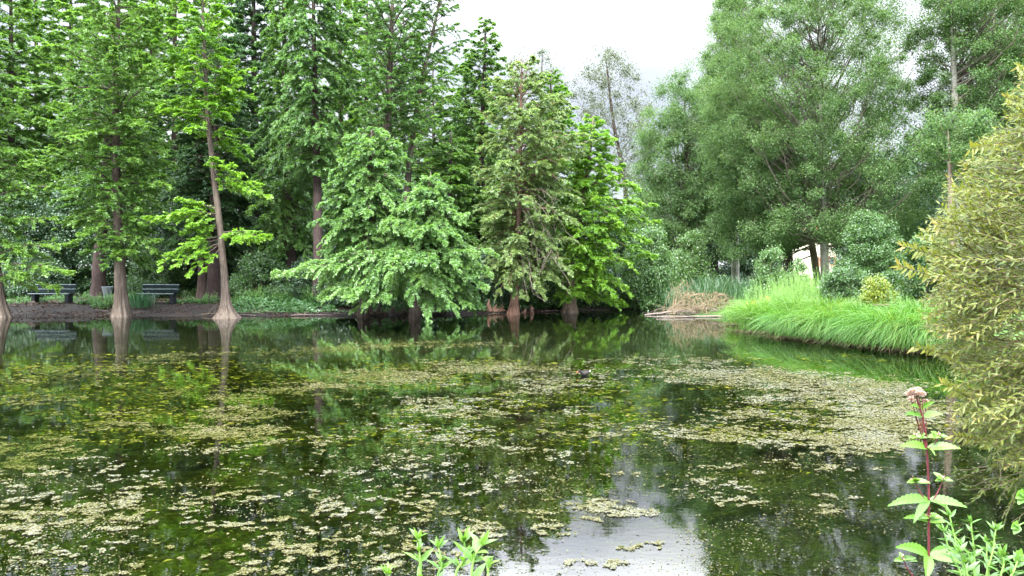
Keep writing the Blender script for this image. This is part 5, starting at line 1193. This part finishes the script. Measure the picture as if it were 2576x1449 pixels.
def foreground():
    hemp_agrimony()
    g = 'young plants at the bottom centre'
    herb('leftmost tall pale shoot at the bottom centre edge', 200, (1052, 1350), (1056, 1440), 1.35, 5, .045, .75, .3, group=g)
    herb('slim shoot between the two tall shoots at bottom centre', 201, (1102, 1372), (1096, 1446), 1.4, 5, .038, .55, .28, group=g)
    herb('upright shoot with paired leaves right of the slim shoot', 202, (1168, 1358), (1140, 1440), 1.32, 6, .048, .7, .3, group=g)
    herb('right-leaning shoot with the broadest leaf at bottom centre', 203, (1212, 1368), (1184, 1446), 1.28, 5, .050, .6, .32, group=g)
    herb('low shoot just breaking the bottom edge left of the others', 204, (972, 1438), (975, 1470), 1.3, 3, .03, .8, .3, group=g)
    herb('short bright shoot beside the right-leaning shoot', 205, (1232, 1420), (1228, 1470), 1.25, 3, .035, .85, .3, group=g)
    g = 'small-leaved herbs in the lower right corner'
    L = ['bushy small-leaved herb just right of the maroon stem', 'herb leaning left with budding tip', 'tall thin herb with paired leaves below the willow', 'herb reaching right toward the corner', 'low dense herb on the bottom edge', 'herb with a drooping tip in the corner', 'short herb between the maroon stem and the corner', 'wispy herb behind the low dense one', 'slender herb crossing behind the bushy one']
    for i, (tip, bs, D, n, s) in enumerate([((2388, 1294), (2430, 1440), 1.7, 9, .042), ((2372, 1330), (2425, 1449), 1.75, 8, .04), ((2442, 1312), (2452, 1449), 1.8, 9, .04), ((2505, 1330), (2478, 1449), 1.7, 9, .042), ((2520, 1395), (2512, 1460), 1.6, 6, .045), ((2560, 1408), (2535, 1460), 1.55, 6, .04), ((2415, 1385), (2440, 1460), 1.6, 6, .042), ((2482, 1360), (2490, 1455), 1.9, 8, .04), ((2400, 1345), (2455, 1449), 1.85, 8, .038)]):
        herb(L[i], 210 + i, tip, bs, D, n, s, .38, .3, group=g)
    # bramble leaves poking in at right edge
    for i, (px, py, D, s, lb) in enumerate([(2562, 1322, 1.75, 26, 'round bright leaf poking in at the right edge above the herbs'), (2574, 1398, 1.6, 34, 'broad lime leaf at the right edge near the bottom'), (2576, 1245, 2.3, 30, 'green bramble leaves at the right edge below the willow')]):
        rg = np.random.default_rng(230 + i); e = at(px, py, D); b = at(px + 120, py + 90, D + .05); b[2] = gz_(b[0], b[1]); root = empty('bramble_shoot', b); st, lf = MB(), MB()
        u = np.linspace(0, 1, 10)[:, None]; mid = np.array([b[0], b[1], e[2] + .12]); c = b * (1 - u) ** 2 + 2 * u * (1 - u) * mid + e * u * u
        tubes(st, c, .003 - .0015 * u[:, 0], 6); w = s / F * D
        for k in range(5):
            t = [1, 1, 1, .85, .7][k]; p = np.array([np.interp(t, u[:, 0], c[:, j]) for j in range(3)])
            an = [math.pi, 2.2, -2.2, 1.9, -1.6][k]; serrate(lf, p, np.array([math.cos(an), -.35, math.sin(an) * .5 + .1]), np.array([rg.normal(0, .2), -.7, .7]), w, w * .75, .55 + rg.normal(0, .1), teeth=6)
        st.build('stem', M['stem_green'], root, loc=b); lf.build('foliage', M['hemp'], root, loc=b); tag(root, lb, 'plant')
    # near bank grass
    mb = MB(); rg = np.random.default_rng(44)
    for k in range(260):
        x, y = rg.uniform(-5, 6.5), rg.uniform(.2, 4.2)
        if pond_sd(np.array([x]), np.array([y]))[0] < .25 or abs(x) < .5 and y < .8: continue
        blade_clump(mb, rg, np.array([x, y, gz_(x, y) - .01]), 30, .28, .006, .6, spread=.1, seg=4)
    o = mb.build('bank_grass', M['sedge']); tag(o, 'short grass on the near bank', 'grass', kind='stuff')

def background():
    # far woodland, shared meshes
    rg = np.random.default_rng(15)
    pro = broadleaf('distant_tree', 'distant leafy tree far behind the pond woodland', 400, [(300, 690), (302, 560), (300, 330)], 95,
                    [(640, 190, 410), (560, 170, 430), (470, 180, 420), (390, 220, 380), (330, 270, 330)], 'broad_dark', bark='bark_dark', r0=.4, ncl=130, per=170, LL=.38, LW=.65, rc=(.9, 1.9), group='distant trees beyond the woodland')
    spots = [(-150, 90, 1.1), (60, 100, 1.0), (480, 92, .9), (660, 100, 1.1), (850, 90, 1.0), (1020, 98, .9), (1180, 92, 1.0), (1330, 100, .8), (1480, 96, .75), (1660, 95, .75), (1800, 98, .85), (1900, 104, .8), (2180, 96, .9), (2330, 92, 1.0), (2480, 98, 1.1), (2640, 92, 1.1)]
    for px, D, s in spots:
        p = at(px, 690, D); o = copy_tree(pro, (p[0], D, gz_(p[0], D) - .05), rg.random() * 6, s)

def world_and_camera():
    w = bpy.data.worlds.new('World'); sc.world = w; w.use_nodes = True; nt = w.node_tree; nt.nodes.clear()
    out = nt.nodes.new('ShaderNodeOutputWorld'); bg = nt.nodes.new('ShaderNodeBackground')
    sky = nt.nodes.new('ShaderNodeTexSky'); sky.sky_type = 'NISHITA'; sky.sun_disc = False; sky.sun_elevation = R(52); sky.sun_rotation = R(200); sky.dust_density = 2.0
    tc = nt.nodes.new('ShaderNodeTexCoord'); sep = nt.nodes.new('ShaderNodeSeparateXYZ'); nt.links.new(tc.outputs['Generated'], sep.inputs[0])
    # overcast luminance rises towards the zenith
    mr = nt.nodes.new('ShaderNodeFloatCurve'); cv = mr.mapping.curves[0]
    for px_, py_ in ((.31, .082), (.345, .13), (.40, .27), (.6, .63)): cv.points.new(px_, py_)
    cv.points[0].location = (0, .085); cv.points[-1].location = (1, .95)
    mr.mapping.update(); nt.links.new(sep.outputs[2], mr.inputs['Value'])
    sc_ = nt.nodes.new('ShaderNodeMath'); sc_.operation = 'MULTIPLY'; sc_.inputs[1].default_value = 40; nt.links.new(mr.outputs[0], sc_.inputs[0]); mr = sc_
    mp = nt.nodes.new('ShaderNodeMapping'); mp.inputs['Scale'].default_value = (1, 1, 2.4); mp.inputs['Location'].default_value = (.35, .0, .2); nt.links.new(tc.outputs['Generated'], mp.inputs[0])
    n = nt.nodes.new('ShaderNodeTexNoise'); n.inputs['Scale'].default_value = 2.6; n.inputs['Detail'].default_value = 5; n.inputs['Roughness'].default_value = .5; nt.links.new(mp.outputs[0], n.inputs[0])
    col = ramp(nt, n.outputs[0], [(.30, (.42, .44, .52)), (.46, (.56, .575, .64)), (.60, (.80, .81, .84)), (.72, (1.0, 1.0, 1.0))])
    mul = nt.nodes.new('ShaderNodeMixRGB'); mul.blend_type = 'MULTIPLY'; mul.inputs[0].default_value = 1; nt.links.new(col, mul.inputs[1]); nt.links.new(mr.outputs[0], mul.inputs[2])
    mx = nt.nodes.new('ShaderNodeMixRGB'); mx.inputs[0].default_value = .92; nt.links.new(sky.outputs[0], mx.inputs[1]); nt.links.new(mul.outputs[0], mx.inputs[2])
    nt.links.new(mx.outputs[0], bg.inputs[0]); bg.inputs[1].default_value = .1
    nt.links.new(bg.outputs[0], out.inputs[0])
    l = bpy.data.lights.new('sun', 'SUN'); l.energy = 1.5; l.angle = R(14); l.color = (1, .96, .88)
    o = bpy.data.objects.new('sun', l); COL.objects.link(o)
    el, az = R(52), R(200)
    dvec = np.array([math.sin(az) * math.cos(el), math.cos(az) * math.cos(el), math.sin(el)])   # towards the sun
    from mathutils import Vector
    o.rotation_euler = Vector(tuple(dvec)).to_track_quat('Z', 'Y').to_euler()
    cam = bpy.data.cameras.new('camera'); c = bpy.data.objects.new('camera', cam); COL.objects.link(c); sc.camera = c
    cam.sensor_width = 36; cam.lens = 36 * F / W; cam.clip_end = 5000; cam.clip_start = .05
    c.location = (0, 0, HC); c.rotation_euler = (R(90) - PT, 0, 0)
    sc.view_settings.view_transform = 'Standard'; sc.view_settings.look = 'None'; sc.view_settings.gamma = 1; sc.view_settings.exposure = 2.75
    sc.cycles.max_bounces = 7; sc.cycles.diffuse_bounces = 4; sc.cycles.glossy_bounces = 3; sc.cycles.transmission_bounces = 4; sc.cycles.transparent_max_bounces = 10
    sc.cycles.use_denoising = True; sc.cycles.use_adaptive_sampling = False
    sc.cycles.sample_clamp_indirect = 6

build_ground(); build_water(); algae()
trees(); bushes(); tussocks(); small_plants(); bank_things(); moorhen(); willow(); foreground(); background()
world_and_camera()
